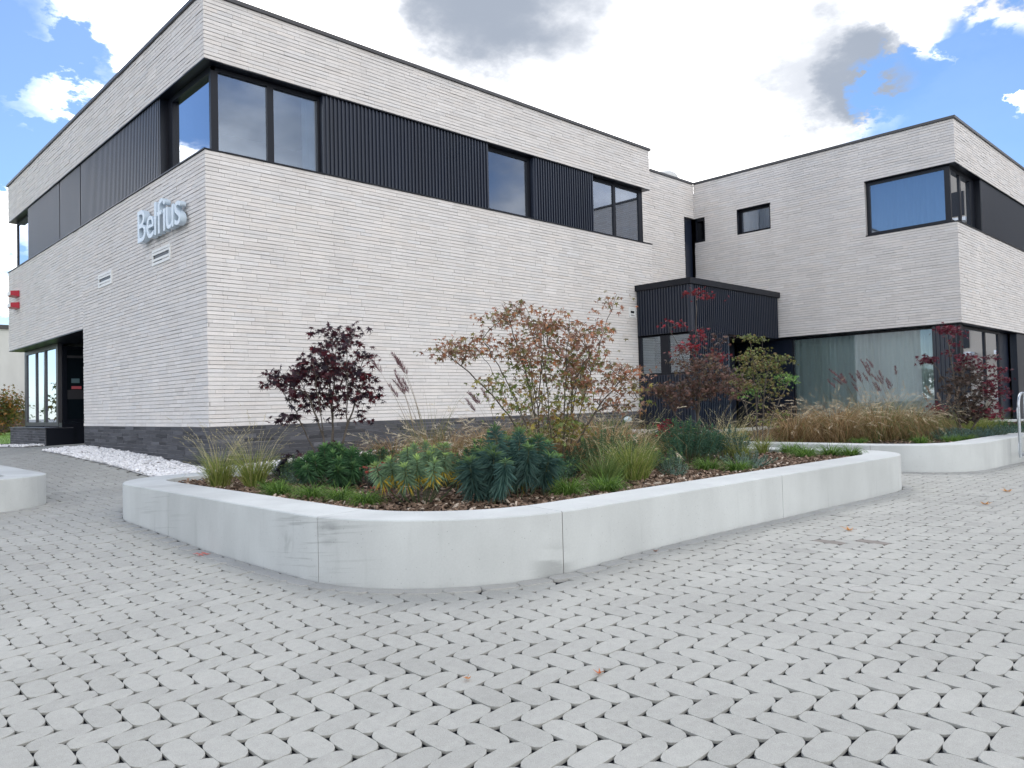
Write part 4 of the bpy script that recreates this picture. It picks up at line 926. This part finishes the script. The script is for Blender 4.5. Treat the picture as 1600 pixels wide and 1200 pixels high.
    V = np.stack([X, Y, Z], -1) + pos[:, None, :]
    pals = [np.array(p, float) for p in pal]; C = np.zeros((n_leaf, 3)); tgrp = RNG.random(len(ends))[ei]
    for i in range(n_leaf):
        P_ = pals[min(blobs_[wsel[i]][7] if len(blobs_[wsel[i]]) > 7 else 0, len(pals) - 1)]; k = int((tgrp[i] * 0.65 + random.random() * 0.35) * len(P_)); C[i] = P_[min(k, len(P_) - 1)]
    C *= (1 + RNG.normal(0, 0.16, (n_leaf, 1))); m = MB(); m.add(V, LF, np.clip(C, .004, 1)); m.build('foliage', 'leaf', r)
    return r
# local axes of the view for laying crowns out: R along the picture's right, Dp away from the camera
Rv = np.array([0.7204, -0.6931]); Dv = np.array([0.6935, 0.7199])
def B_(r, dep, z, rr, rz, wgt=1.0, pal=0, rd=None): 
    p = Rv * r + Dv * dep; rd = rr * 0.8 if rd is None else rd; return (p[0], p[1], z, rr, rr if rd is None else (rr + rd) / 2, rz, wgt, pal)
DR = [(0.045, 0.012, 0.020), (0.028, 0.012, 0.022), (0.07, 0.012, 0.02), (0.022, 0.014, 0.024), (0.13, 0.014, 0.022)]
maple(4.18, 7.11, [B_(0.02, 0, 1.26, 0.38, 0.24, 3.2), B_(-0.18, 0, 1.12, 0.34, 0.24, 2.2), B_(0.20, 0, 1.00, 0.30, 0.24, 2.2), B_(-0.52, 0, 1.08, 0.14, 0.09, 0.28), B_(-0.45, 0, 0.66, 0.16, 0.05, 0.25), B_(-0.20, 0, 0.86, 0.22, 0.12, 0.8), B_(0.15, 0, 0.70, 0.26, 0.12, 0.9), B_(0.38, 0, 1.20, 0.14, 0.18, 0.8),
                   B_(0.10, 0, 1.53, 0.26, 0.09, 0.8), B_(0.02, 0, 0.30, 0.10, 0.10, 0.25), B_(-0.30, -0.1, 0.30, 0.06, 0.05, 0.12), B_(0.42, 0, 0.95, 0.10, 0.18, 0.4)],
      'dark purple-red Japanese maple standing at the left end of the big planter', [DR], 1500, 130, size=0.056, trunk_r=0.013, stems=4, cluster=0.12, cl_flat=0.4, basespread=0.05)
BR = [(0.27, 0.12, 0.07), (0.34, 0.17, 0.08), (0.26, 0.14, 0.10), (0.19, 0.17, 0.07), (0.32, 0.20, 0.14), (0.40, 0.15, 0.07), (0.22, 0.20, 0.07)]
GRN = [(0.14, 0.20, 0.05), (0.17, 0.22, 0.06), (0.15, 0.19, 0.055), (0.22, 0.21, 0.06), (0.27, 0.16, 0.07), (0.30, 0.25, 0.05), (0.11, 0.16, 0.05)]
maple(5.86, 5.49, [B_(-0.30, 0, 1.42, 0.55, 0.28, 3), B_(-0.90, 0, 1.36, 0.32, 0.12, 1.2), B_(0.05, 0, 1.25, 0.50, 0.34, 2.5), B_(-0.40, 0, 1.72, 0.34, 0.10, 0.9), B_(0.62, 0, 1.82, 0.14, 0.14, 0.55), B_(0.36, 0, 1.50, 0.32, 0.16, 1.4), B_(0.25, 0, 1.12, 0.3, 0.25, 1.2), B_(0.0, 0, 1.62, 0.24, 0.12, 0.8),
                   B_(0.65, 0, 0.90, 0.34, 0.26, 1.6), B_(-0.05, 0, 0.80, 0.55, 0.26, 2.8, 1), B_(-0.55, 0, 0.95, 0.28, 0.18, 0.8, 1), B_(0.90, 0, 0.84, 0.14, 0.14, 0.4, 1), B_(0.0, 0, 0.50, 0.45, 0.16, 1.3, 1), B_(0.05, 0, 1.15, 0.5, 0.25, 1.2, 1), B_(0.75, 0, 1.12, 0.22, 0.14, .6)],
      'largest maple, rust and green leaved, in the middle of the big planter', [BR, GRN], 4300, 330, size=0.041, lobes=5, trunk_r=0.010, stems=9, cluster=0.17, cl_flat=0.25, basespread=0.10)
RED = [(0.30, 0.02, 0.03), (0.20, 0.02, 0.03), (0.15, 0.02, 0.025)]
BRN = [(0.13, 0.075, 0.06), (0.10, 0.065, 0.055), (0.16, 0.085, 0.065), (0.12, 0.09, 0.05)]
maple(8.73, 5.50, [B_(-0.05, 0, 1.15, 0.50, 0.30, 3, 1), B_(-0.20, 0, 0.85, 0.40, 0.18, 2, 1), B_(0.25, 0, 0.95, 0.35, 0.22, 1.5, 1), B_(-0.32, 0, 1.75, 0.12, 0.07, 0.22), B_(-0.02, 0, 1.62, 0.20, 0.09, 0.22), B_(-0.05, 0, 2.16, 0.06, 0.05, 0.10), B_(0.14, 0, 2.13, 0.04, 0.03, 0.05),
                   B_(-0.22, 0, 1.48, 0.12, 0.08, 0.25), B_(0.25, 0, 1.50, 0.22, 0.08, 0.4, 1), B_(-0.48, 0, 0.42, 0.10, 0.08, 0.25), B_(-0.55, 0, 0.92, 0.25, 0.05, 0.4, 1), B_(0.0, 0, 0.35, 0.25, 0.10, 0.3, 1), B_(0.20, 0, 1.34, 0.08, 0.05, 0.15)],
      'maple with bright red tips over fine brown foliage before the dark entrance box', [RED, BRN], 2700, 240, size=0.040, trunk_r=0.017, stems=3, cluster=0.12, basespread=0.06)
GR2 = [(0.12, 0.15, 0.04), (0.17, 0.17, 0.05), (0.20, 0.15, 0.06), (0.16, 0.20, 0.06), (0.10, 0.11, 0.04)]
BG = [(0.16, 0.30, 0.07), (0.12, 0.25, 0.07), (0.20, 0.33, 0.09)]
maple(11.13, 5.98, [B_(-0.05, 0, 1.35, 0.34, 0.24, 2), B_(0.10, 0, 1.00, 0.40, 0.28, 2.2), B_(-0.25, 0, 1.05, 0.34, 0.25, 1.5), B_(0.42, 0, 1.05, 0.18, 0.09, 0.7, 1), B_(-0.25, 0, 0.86, 0.20, 0.08, 0.5, 1), B_(-0.15, 0, 1.70, 0.25, 0.08, 0.5), B_(0.05, 0, 0.5, 0.35, 0.22, 1.2), B_(0.35, 0, 1.35, 0.2, 0.1, 0.5)],
      'green-leaved maple just right of the red-tipped maple, before the dark wall', [GR2, BG], 1900, 170, size=0.038, lobes=5, trunk_r=0.012, stems=4, cluster=0.11)
DK = [(0.075, 0.050, 0.038), (0.055, 0.040, 0.035), (0.09, 0.055, 0.04)]
CR = [(0.17, 0.018, 0.035), (0.11, 0.014, 0.03), (0.07, 0.012, 0.025)]
maple(14.51, 4.11, [B_(0.05, 0, 0.90, 0.42, 0.38, 3.5), B_(0.10, 0, 0.50, 0.25, 0.35, 1.5), B_(-0.15, 0, 1.85, 0.24, 0.13, 0.8, 1), B_(0.15, 0, 1.30, 0.25, 0.15, 0.7, 1), B_(-0.55, 0, 1.35, 0.16, 0.08, 0.5, 1), B_(-0.45, 0, 0.55, 0.16, 0.10, 0.4, 1), B_(0.55, 0, 0.95, 0.25, 0.35, 1.2, 1), B_(0.50, 0, 0.45, 0.30, 0.12, 0.7, 1), B_(-0.10, 0, 1.5, 0.12, 0.2, 0.3, 1), B_(0.55, 0, 1.35, 0.12, 0.08, 0.2, 1)],
      'dark crimson maple in the right planter at the corner of the wing', [DK, CR], 2300, 190, size=0.050, trunk_r=0.018, stems=3, cluster=0.12)

# low tufts along the front edge
T_ = [(3.12, 6.14, .16, .13, 'low green tuft fourth from the front bend, in front of the dark green spurge'), (3.20, 5.72, .15, .13, 'low green tuft third from the front bend, below the dark maple'),
      (3.25, 5.36, .13, .13, 'low green tuft second from the front bend of the planter edge'), (3.23, 4.98, .13, .12, 'low green tuft nearest the front bend, left of the small red shrub'),
      (3.30, 6.62, .13, .11, 'low green tuft just right of the two sedge clumps'), (4.94, 4.04, .20, .15, 'dark green tuft on the front edge right of the blue spurge'),
      (4.55, 4.12, .16, .16, 'dark green tuft against the right foot of the blue spurge'), (7.01, 4.38, .17, .15, 'low green tuft left of two in the bark below the far spurges'),
      (7.05, 4.05, .17, .13, 'low green tuft right of two in the bark below the far spurges'), (9.60, 4.76, .17, .17, 'small green tuft in the far right corner of the planter, left one'),
      (9.05, 4.30, .14, .13, 'small green tuft in bark at the right end, nearest the edge'), (9.30, 4.42, .16, .17, 'small green tuft at the right end, third from the tip'),
      (9.42, 4.13, .17, .18, 'bushy green tuft at the right end, second from the tip'), (9.42, 3.90, .16, .17, 'bushy green tuft at the very right tip of the big planter')]
for i, (x, y, rd, h, lb) in enumerate(T_): tuft(x, y, rd * 0.9, h * 1.25, lb, n=480 if i < 9 else 320)
for k, (x, y, lb) in enumerate([(12.6, 4.15, 'low green tuft at the front of the right planter, left one'), (13.05, 3.85, 'low green tuft at the front of the right planter, middle one'), (13.45, 3.78, 'low green tuft at the front of the right planter, right one'), (12.15, 4.9, 'low green tuft at the left front of the right planter')]):
    tuft(x, y, .19, .16, lb, n=240)
# sedges
sedge(3.12, 7.34, 0.36, 'yellow-green sedge clump at the left tip of the planter with pale seed heads, left one', seeds=55, sh=1.6)
sedge(3.30, 6.98, 0.38, 'yellow-green sedge clump right beside the leftmost one, with taller seed heads', seeds=50, sh=1.75)
sedge(4.25, 8.05, 0.20, 'short sedge clump behind the leftmost clumps near the white pebbles', seeds=12)
sedge(5.74, 4.40, 0.40, 'tall yellowing sedge clump on the front edge right of the largest maple', n=520, seeds=26, rad=0.12, sh=1.15)
sedge(5.30, 4.35, 0.30, 'green sedge clump left of the tall yellowing one, on the front edge', n=380, seeds=14, rad=0.10, c0=(0.06, 0.12, 0.03), c1=(0.18, 0.24, 0.07))
sedge(6.25, 4.75, 0.34, 'green sedge clump right of the tall yellowing one', n=380, seeds=16, rad=0.12, c0=(0.06, 0.12, 0.03), c1=(0.2, 0.26, 0.08))
sedge(8.1, 4.6, 0.26, 'thin sedge clump behind the far spurges near the right end', n=240, seeds=30, sh=1.9)
sedge(8.9, 5.2, 0.30, 'loose dry sedge clump below the red-tipped maple, right one', n=240, seeds=36, sh=1.6)
sedge(8.0, 6.3, 0.30, 'loose dry sedge clump below the red-tipped maple, left one', n=260, seeds=40, sh=1.7)
sedge(9.5, 5.1, 0.25, 'small sedge clump near the far corner of the big planter', n=200, seeds=14)
sedge(15.2, 4.1, 0.34, 'bright yellow-green sedge clump right of the crimson maple', n=520, seeds=24, rad=0.2, sh=1.2)
sedge(15.8, 4.3, 0.30, 'yellow-green sedge clump behind the steel barrier', n=360, seeds=20, rad=0.16, sh=1.3)
sedge(11.8, 6.8, 0.32, 'green sedge clump below the green maple', n=300, seeds=30, rad=0.16, sh=1.5)
sedge(15.6, 5.0, 0.42, 'tall green sedge clump behind the crimson maple by the wing corner', n=420, seeds=30, rad=0.3, sh=1.4)
sedge(16.6, 4.3, 0.36, 'yellow-green sedge clump far behind the steel barrier', n=420, seeds=26, rad=0.3, sh=1.4)
sedge(17.6, 4.9, 0.36, 'sedge clump at the back of the right planter behind the barrier', n=420, seeds=26, rad=0.3, sh=1.4)
# spurges
spurge(15.3, 3.75, 0.45, 0.20, 'flat blue-grey ground spurge beside the steel barrier', stems=60, leaf=0.04, per=40, c0=(0.05, 0.095, 0.085), c1=(0.10, 0.16, 0.14), tipc=(0.12, 0.2, 0.16), fill=0.85)
spurge(16.4, 3.85, 0.5, 0.24, 'low dark spurge behind the steel barrier', stems=50, leaf=0.05, per=40)
spurge(3.85, 6.45, 0.38, 0.44, 'dark green rounded spurge in front of the purple maple', stems=30, leaf=0.13, lw=0.012, per=110, c0=(0.020, 0.060, 0.028), c1=(0.06, 0.14, 0.055), tipc=(0.12, 0.23, 0.07))
spurge(4.10, 5.95, 0.24, 0.24, 'low grey-blue spurge right of the rounded dark green one', stems=30, leaf=0.035, per=80, c0=(0.06, 0.10, 0.075), c1=(0.12, 0.18, 0.13), tipc=(0.16, 0.23, 0.17), fill=0.8)
spurge(4.85, 7.2, 0.35, 0.30, 'green spurge behind, next to white pebbles right of the purple maple', stems=26, leaf=0.07, per=60)
spurge(3.55, 4.72, 0.36, 0.50, 'pale yellow-green spurge at the front bend with yellowing lower leaves', stems=20, leaf=0.10, lw=0.010, per=120, c0=(0.095, 0.16, 0.105), c1=(0.18, 0.27, 0.15), tipc=(0.26, 0.36, 0.10), yellow=0.35, fill=0.45, droop=12)
spurge(3.80, 4.24, 0.20, 0.50, 'dark blue-green spurge at the front edge with one big drooping head', stems=4, leaf=0.15, lw=0.011, per=240, c0=(0.026, 0.066, 0.060), c1=(0.085, 0.155, 0.130), tipc=(0.14, 0.23, 0.07), fill=0.62, droop=22)
spurge(4.15, 4.30, 0.32, 0.62, 'tallest dark blue-green spurge right behind the front one', stems=7, leaf=0.14, lw=0.011, per=210, c0=(0.026, 0.066, 0.060), c1=(0.085, 0.155, 0.130), tipc=(0.14, 0.23, 0.07), fill=0.58, droop=20)
spurge(4.50, 4.50, 0.28, 0.52, 'blue-green spurge right of the tallest one with a few yellow leaves', stems=13, leaf=0.12, per=150, c0=(0.030, 0.075, 0.055), c1=(0.07, 0.135, 0.09), tipc=(0.14, 0.25, 0.07), yellow=0.08, droop=12)
spurge(4.60, 5.15, 0.30, 0.50, 'blue-green spurge below the largest maple', stems=18, leaf=0.09, per=80, c0=(0.030, 0.075, 0.050), c1=(0.07, 0.135, 0.08))
spurge(6.15, 4.95, 0.46, 0.46, 'bluish green feathery spurge behind the sedges right of the largest maple', stems=36, leaf=0.06, per=60, c0=(0.04, 0.085, 0.045), c1=(0.09, 0.16, 0.08), tipc=(0.12, 0.2, 0.1))
spurge(7.55, 4.95, 0.40, 0.55, 'dark green dense spurge in the right half of the big planter', stems=40, leaf=0.07, per=60, c0=(0.022, 0.065, 0.040), c1=(0.06, 0.13, 0.075), tipc=(0.08, 0.16, 0.08))
spurge(8.20, 4.90, 0.36, 0.44, 'blue-grey spurge right of the dark dense one', stems=30, leaf=0.06, per=60, c0=(0.04, 0.085, 0.070), c1=(0.08, 0.14, 0.11), tipc=(0.10, 0.18, 0.12))
spurge(7.55, 4.22, 0.32, 0.18, 'low silvery blue spurge creeping over the bark below the far spurges', stems=34, leaf=0.030, per=60, c0=(0.10, 0.15, 0.13), c1=(0.17, 0.24, 0.20), tipc=(0.2, 0.28, 0.22), fill=0.85)
spurge(6.35, 4.35, 0.16, 0.20, 'small silvery spurge between sedges on the front edge', stems=16, leaf=0.030, per=60, c0=(0.08, 0.13, 0.10), c1=(0.14, 0.21, 0.17), fill=0.85)
spurge(3.75, 6.95, 0.20, 0.16, 'low silvery spurge between the sedges and the rounded dark one', stems=20, leaf=0.03, per=60, c0=(0.09, 0.13, 0.11), c1=(0.15, 0.21, 0.17), fill=0.85)
spurge(7.9, 6.2, 0.30, 0.36, 'green spurge behind near the entrance box', stems=24, leaf=0.07, per=50)
for k, (x, y, rr, lb) in enumerate([(13.7, 3.98, 0.42, 'flat blue-grey ground spurge at the front of the right planter, left one'), (14.4, 3.80, 0.42, 'flat blue-grey ground spurge at the front of the right planter, right one'), (14.05, 4.2, 0.40, 'flat blue-grey ground spurge behind two others in the right planter')]):
    spurge(x, y, rr, 0.20, lb, stems=60, leaf=0.04, per=40, c0=(0.05, 0.095, 0.085), c1=(0.10, 0.16, 0.14), tipc=(0.12, 0.2, 0.16), fill=0.85)
sedge(8.6, 6.7, 0.34, 'green sedge clump behind the red-tipped maple, before the gap between planters', n=400, seeds=40, rad=0.25, sh=1.5)
spurge(9.2, 6.2, 0.45, 0.34, 'green spurge right behind the red-tipped maple', stems=36, leaf=0.07, per=50)
spurge(8.9, 7.4, 0.5, 0.34, 'green spurge at the back of the big planter near the entrance box', stems=36, leaf=0.07, per=50)
spurge(5.45, 5.1, 0.25, 0.26, 'bluish spurge tucked at the foot of the largest maple', stems=20, leaf=0.07, per=60, c0=(0.03, 0.075, 0.05), c1=(0.07, 0.135, 0.085))
FILL = [(4.0, 7.6, 'behind the silvery spurge at the left'), (4.5, 6.6, 'right of the rounded dark spurge'), (4.35, 5.5, 'left of the pale spurge'), (4.9, 4.75, 'right of the blue-green spurges'), (5.2, 4.9, 'before the foot of the largest maple'),
        (6.8, 4.75, 'left of the far dark spurge'), (8.5, 5.5, 'right of the red-tipped maple'), (7.0, 5.2, 'behind the far dark spurge')]
for i, (x, y, w_) in enumerate(FILL):
    spurge(x, y, 0.24, 0.24, 'small filler spurge ' + w_, stems=22, leaf=0.05, per=60, c0=(0.03, 0.07, 0.045), c1=(0.08, 0.14, 0.085), group='small filler spurges between the shrubs')
for i, (x, y, lb) in enumerate([(9.6, 6.6, 'green spurge at the right side of the big planter, middle'), (9.5, 7.7, 'green spurge in the back right corner of the big planter'), (8.4, 7.9, 'green spurge at the back near the entrance box')]):
    spurge(x, y, 0.45, 0.50, lb, stems=34, leaf=0.08, per=60)
for (x, y, lb) in [(9.7, 7.2, 'loose tan sedge at the right side of the big planter'), (8.7, 8.2, 'loose tan sedge at the back of the big planter'), (9.75, 5.9, 'loose tan sedge near the gap between the planters')]:
    sedge(x, y, 0.40, lb, n=420, seeds=46, rad=0.28, sh=1.6, c0=(0.12, 0.13, 0.04), c1=(0.36, 0.30, 0.13))
# small red shrub
RS = [(0.32, 0.05, 0.045), (0.26, 0.09, 0.06), (0.36, 0.11, 0.08)]
maple(3.42, 5.12, [B_(0, 0, 0.26, 0.12, 0.07, 1), B_(0.05, 0, 0.12, 0.10, 0.07, 0.6), B_(-0.06, 0, 0.08, 0.12, 0.06, 0.4)], 'small coppery red seedling at the front bend, left of the pale spurge', [RS], 170, 26, size=0.024, trunk_r=0.004, stems=3, cluster=0.05, name='red_seedling', cat='seedling')
# tan mounds
TG = [(5.35, 6.55, .42, .36, 'tan grass mound behind the pale spurge'), (5.95, 6.55, .50, .40, 'wide tan grass mound left of the largest maple trunk'), (6.45, 6.15, .48, .40, 'tan grass mound behind the blue spurges'),
      (5.15, 5.65, .38, .34, 'brown arching grass in front of the wide tan mound'), (6.55, 5.40, .46, .48, 'tan grass mound right of the largest maple trunk'), (7.15, 5.75, .46, .46, 'tan grass mound farther right behind the green sedges'),
      (5.35, 7.6, .40, .34, 'tan grass mound at the back left by the pebbles'), (6.9, 7.2, .5, .36, 'tan grass mound at the back, middle'), (7.9, 7.0, .5, .42, 'tan grass mound at the back, right'), (5.0, 6.25, .42, .42, 'tan grass mound right behind the pale spurge'), (5.55, 6.05, .46, .46, 'tan grass mound in the middle, left of the tallest maple stems'), (6.1, 5.95, .44, .44, 'tan grass mound close behind the largest maple')]
for (x, y, rd, h, lb) in TG: tan_grass(x, y, rd, h, lb, n=800, feather=34, flen=0.12, fh=1.35)
TG2 = [(12.1, 5.9, .50, .50, 'leftmost tan grass mound in the right planter'), (12.65, 5.45, .55, .56, 'second tan grass mound in the right planter'), (13.1, 5.75, .55, .58, 'tan grass mound at the back of the right planter, left'),
       (13.25, 4.95, .55, .54, 'third tan grass mound in the right planter, the widest'), (13.85, 4.75, .50, .52, 'fourth tan grass mound in the right planter'), (13.9, 5.45, .50, .56, 'tan grass mound at the back of the right planter, right'), (14.4, 4.85, .45, .46, 'rightmost tan grass mound left of the crimson maple')]
for i, (x, y, rd, h, lb) in enumerate(TG2): tan_grass(x, y, rd, h, lb, n=1100, feather=70, green=0.12 if i < 3 else 0.35, flen=0.16, fh=1.2, fcol=(0.62, 0.53, 0.38), group='tan arching grass mounds with feathery tops')
# plumes lean to the picture's left
LAZ = math.atan2(-Rv[1], -Rv[0])
plume_grass(5.35, 6.95, 1.20, 'tall purple-plumed grass between the purple maple and the largest maple', n=9, az=LAZ, leaves=150)
plume_grass(6.45, 6.95, 1.02, 'two-plumed grass stems against the wall left of the largest maple', n=4, az=LAZ, leaves=60)
plume_grass(7.0, 6.70, 0.95, 'thin reed stems just left of the largest maple trunk', n=8, az=LAZ, leaves=90, col=(0.30, 0.26, 0.17), lean=0.07)
plume_grass(7.65, 6.35, 1.1, 'green reed clump right behind the largest maple', n=12, az=LAZ, leaves=180, col=(0.28, 0.26, 0.16), lean=0.08)
plume_grass(14.3, 5.5, 1.25, 'purple-plumed grass before the curtained window, left', n=12, az=LAZ, leaves=120, spread=0.3)
plume_grass(14.9, 5.25, 1.20, 'purple-plumed grass before the curtained window, right', n=12, az=LAZ, leaves=120, spread=0.3)
plume_grass(15.9, 4.75, 0.80, 'pinkish-tan plumed grass at the corner of the wing', n=12, leaves=120, col=(0.34, 0.26, 0.20))
plume_grass(17.3, 4.6, 0.70, 'dry grey grass behind the steel barrier', n=12, leaves=160, col=(0.34, 0.32, 0.28))
# garden spotlight among the plants
sp = empty('garden_spotlight', (3.85, 7.55, SOIL), 'black garden spotlight tilted upward left of the purple maple stem', 'spotlight')
V, F = tube_arrays([(0, 0, 0), (0, 0, 0.12)], 0.012, 6); MB().add(V, F).build('spike', 'metal', sp)
V, F = tube_arrays([(-0.02, 0.02, 0.10), (0.0, 0.0, 0.14), (0.05, -0.05, 0.24)], [0.022, 0.028, 0.03], 10); MB().add(V, F).build('lamp_head', 'metal', sp, smooth=True, sharp=50)

# ------------------------------------------------------------------ far left: neighbour, hedge, lawn
nb = empty('neighbour_building', (4, 46, 0.3), 'plain off-white rendered building far behind the left end of the brick building', 'building')
MB().box(2.6, 9.0, 0, 8, -0.5, 5.3).build('wall', 'plaster', nb); MB().box(2.5, 9.1, -0.1, 8.1, 5.3, 5.5).build('roof_edge', 'coping', nb)
bw = MB().box(5.6, 12, 42, 42.3, 0.2, 1.35).build('garden_wall', 'timber'); tag(bw, 'low brown garden wall in front of the off-white building', 'wall')
lawn = MB(); xs = np.linspace(-8, 14, 12); ys = np.linspace(26.4, 41.5, 12); XX, YY = np.meshgrid(xs, ys); ZZ = gz(XX, YY) + 0.01
lawn.add(np.stack([XX, YY, ZZ], -1).reshape(-1, 3), [(j * 12 + i, j * 12 + i + 1, (j + 1) * 12 + i + 1, (j + 1) * 12 + i) for j in range(11) for i in range(11)], (0.10, 0.19, 0.03))
lawn.build('lawn', 'lawn', kind='structure')
m = MB(); k = 9000; gxx = RNG.uniform(0, 9, k); gyy = RNG.uniform(26.4, 36, k)
V, F, c, P = curve_blades(k, (0, 0, 0), 0, 0.06, 0.4, 0.8, 0.012, (0.08, 0.17, 0.02), (0.17, 0.28, 0.05), seg=2); V = V + np.stack([gxx, gyy, gz(gxx, gyy)], 1)[:, None, :]; m.add(V, F, c)
tag(m.build('lawn_grass', 'blade', kind='stuff'), 'bright green mown grass beyond the far left corner', 'grass')
HG = [(0.07, 0.10, 0.025), (0.10, 0.13, 0.03), (0.16, 0.13, 0.03), (0.28, 0.13, 0.03), (0.06, 0.08, 0.025)]
maple(6.3, 37, [B_(0, 0, 0.9, 1.3, 0.8, 2), B_(1.0, 0, 1.4, 0.6, 0.5, 0.7)], 'loose green and orange shrub beyond the far left corner, nearer the building', [HG], 2600, 150, size=0.10, lobes=5, trunk_r=0.03, stems=5, z0=0.3, cluster=0.35, cl_flat=0.8, name='garden_shrub', cat='shrub')
maple(3.8, 39, [B_(0, 0, 1.0, 1.8, 0.9, 2), B_(1.6, 0, 1.3, 0.8, 0.7, 1)], 'loose green shrub beyond the far left corner, at the edge of the photo', [HG], 2600, 150, size=0.11, lobes=5, trunk_r=0.03, stems=5, z0=0.3, cluster=0.35, cl_flat=0.8, name='garden_shrub', cat='shrub')
maple(10.0, 58, [B_(0, 0, 4.8, 2.4, 1.6, 2), B_(-2.5, 0, 4.6, 1.6, 1.2, 2)], 'pale green tree top rising behind the off-white building', [[(0.10, 0.14, 0.04), (0.2, 0.18, 0.08), (0.14, 0.18, 0.06)]], 3000, 200, size=0.15, lobes=5, trunk_r=0.08, stems=2, z0=0.3, cluster=0.6, cl_flat=0.8, name='garden_tree', cat='tree')
# what the windows mirror: trees west of the square, a block of flats south of it, a street lamp
for i, (x, y, s, lb) in enumerate([(-3.5, 48, 0.62, 'round green tree across the square, first seen in the ground-floor glass'), (-9, 52, 0.68, 'larger green tree across the square, behind the first'), (0.5, 62, 0.85, 'tallest green tree across the square, farthest')]):
    maple(x, y, [B_(0, 0, 3.2 * s, 2.6 * s, 2.0 * s, 2), B_(1.5, 0, 2.4 * s, 2.0 * s, 1.4 * s, 1)], lb, [[(0.05, 0.08, 0.025), (0.08, 0.11, 0.03), (0.12, 0.10, 0.03)]], 2200, 120, size=0.28, lobes=5, trunk_r=0.12, stems=2, z0=0.2, cluster=0.8, cl_flat=0.8, name='street_tree', cat='tree')
fl = empty('apartment_block', (60, -4, 0), 'pale block of flats far to the right, mirrored in the wing windows', 'building')
MB().box(0, 9, -24, 14, -0.7, 17).build('wall', 'beige', fl)
for r in range(5):
    for c_ in range(9):
        y = -22 + c_ * 4.0; z = 1.2 + r * 3.1
        f_ = MB().box(-0.06, -0.003, y - 1.0, y + 1.0, z, z + 1.7).build('window', 'metal', fl); MB().box(-1.0, -0.062, y - 1.3, y + 1.3, z - 0.55, z - 0.30).build('balcony', 'white', fl)
for i, (x, y, s, lb) in enumerate([(-15, 19.5, 0.8, 'bushy tree west of the building, mirrored in the long curtained window'), (-22, 24, 1.1, 'taller tree west of the building, behind the bushy one')]):
    maple(x, y, [B_(0, 0, 3.2 * s, 2.6 * s, 2.0 * s, 2), B_(1.5, 0, 2.4 * s, 2.0 * s, 1.4 * s, 1)], lb, [[(0.05, 0.08, 0.025), (0.08, 0.11, 0.03), (0.12, 0.10, 0.03)]], 1800, 100, size=0.28, lobes=5, trunk_r=0.12, stems=2, z0=-0.1, cluster=0.8, cl_flat=0.8, name='street_tree', cat='tree')
lp = empty('street_lamp', (1.6, 38, 0.1), 'grey street lamp with a curved arm across the square', 'lamp post')
V, F = tube_arrays([(0, 0, 0), (0, 0, 3), (0, 0, 6.2), (0.2, 0, 6.6), (1.0, 0, 6.7)], [0.07, 0.06, 0.045, 0.04, 0.035], 8); MB().add(V, F).build('pole', 'galv', lp, smooth=True)
MB().box(0.8, 1.4, -0.12, 0.12, 6.62, 6.72).build('lamp_head', 'metal', lp)
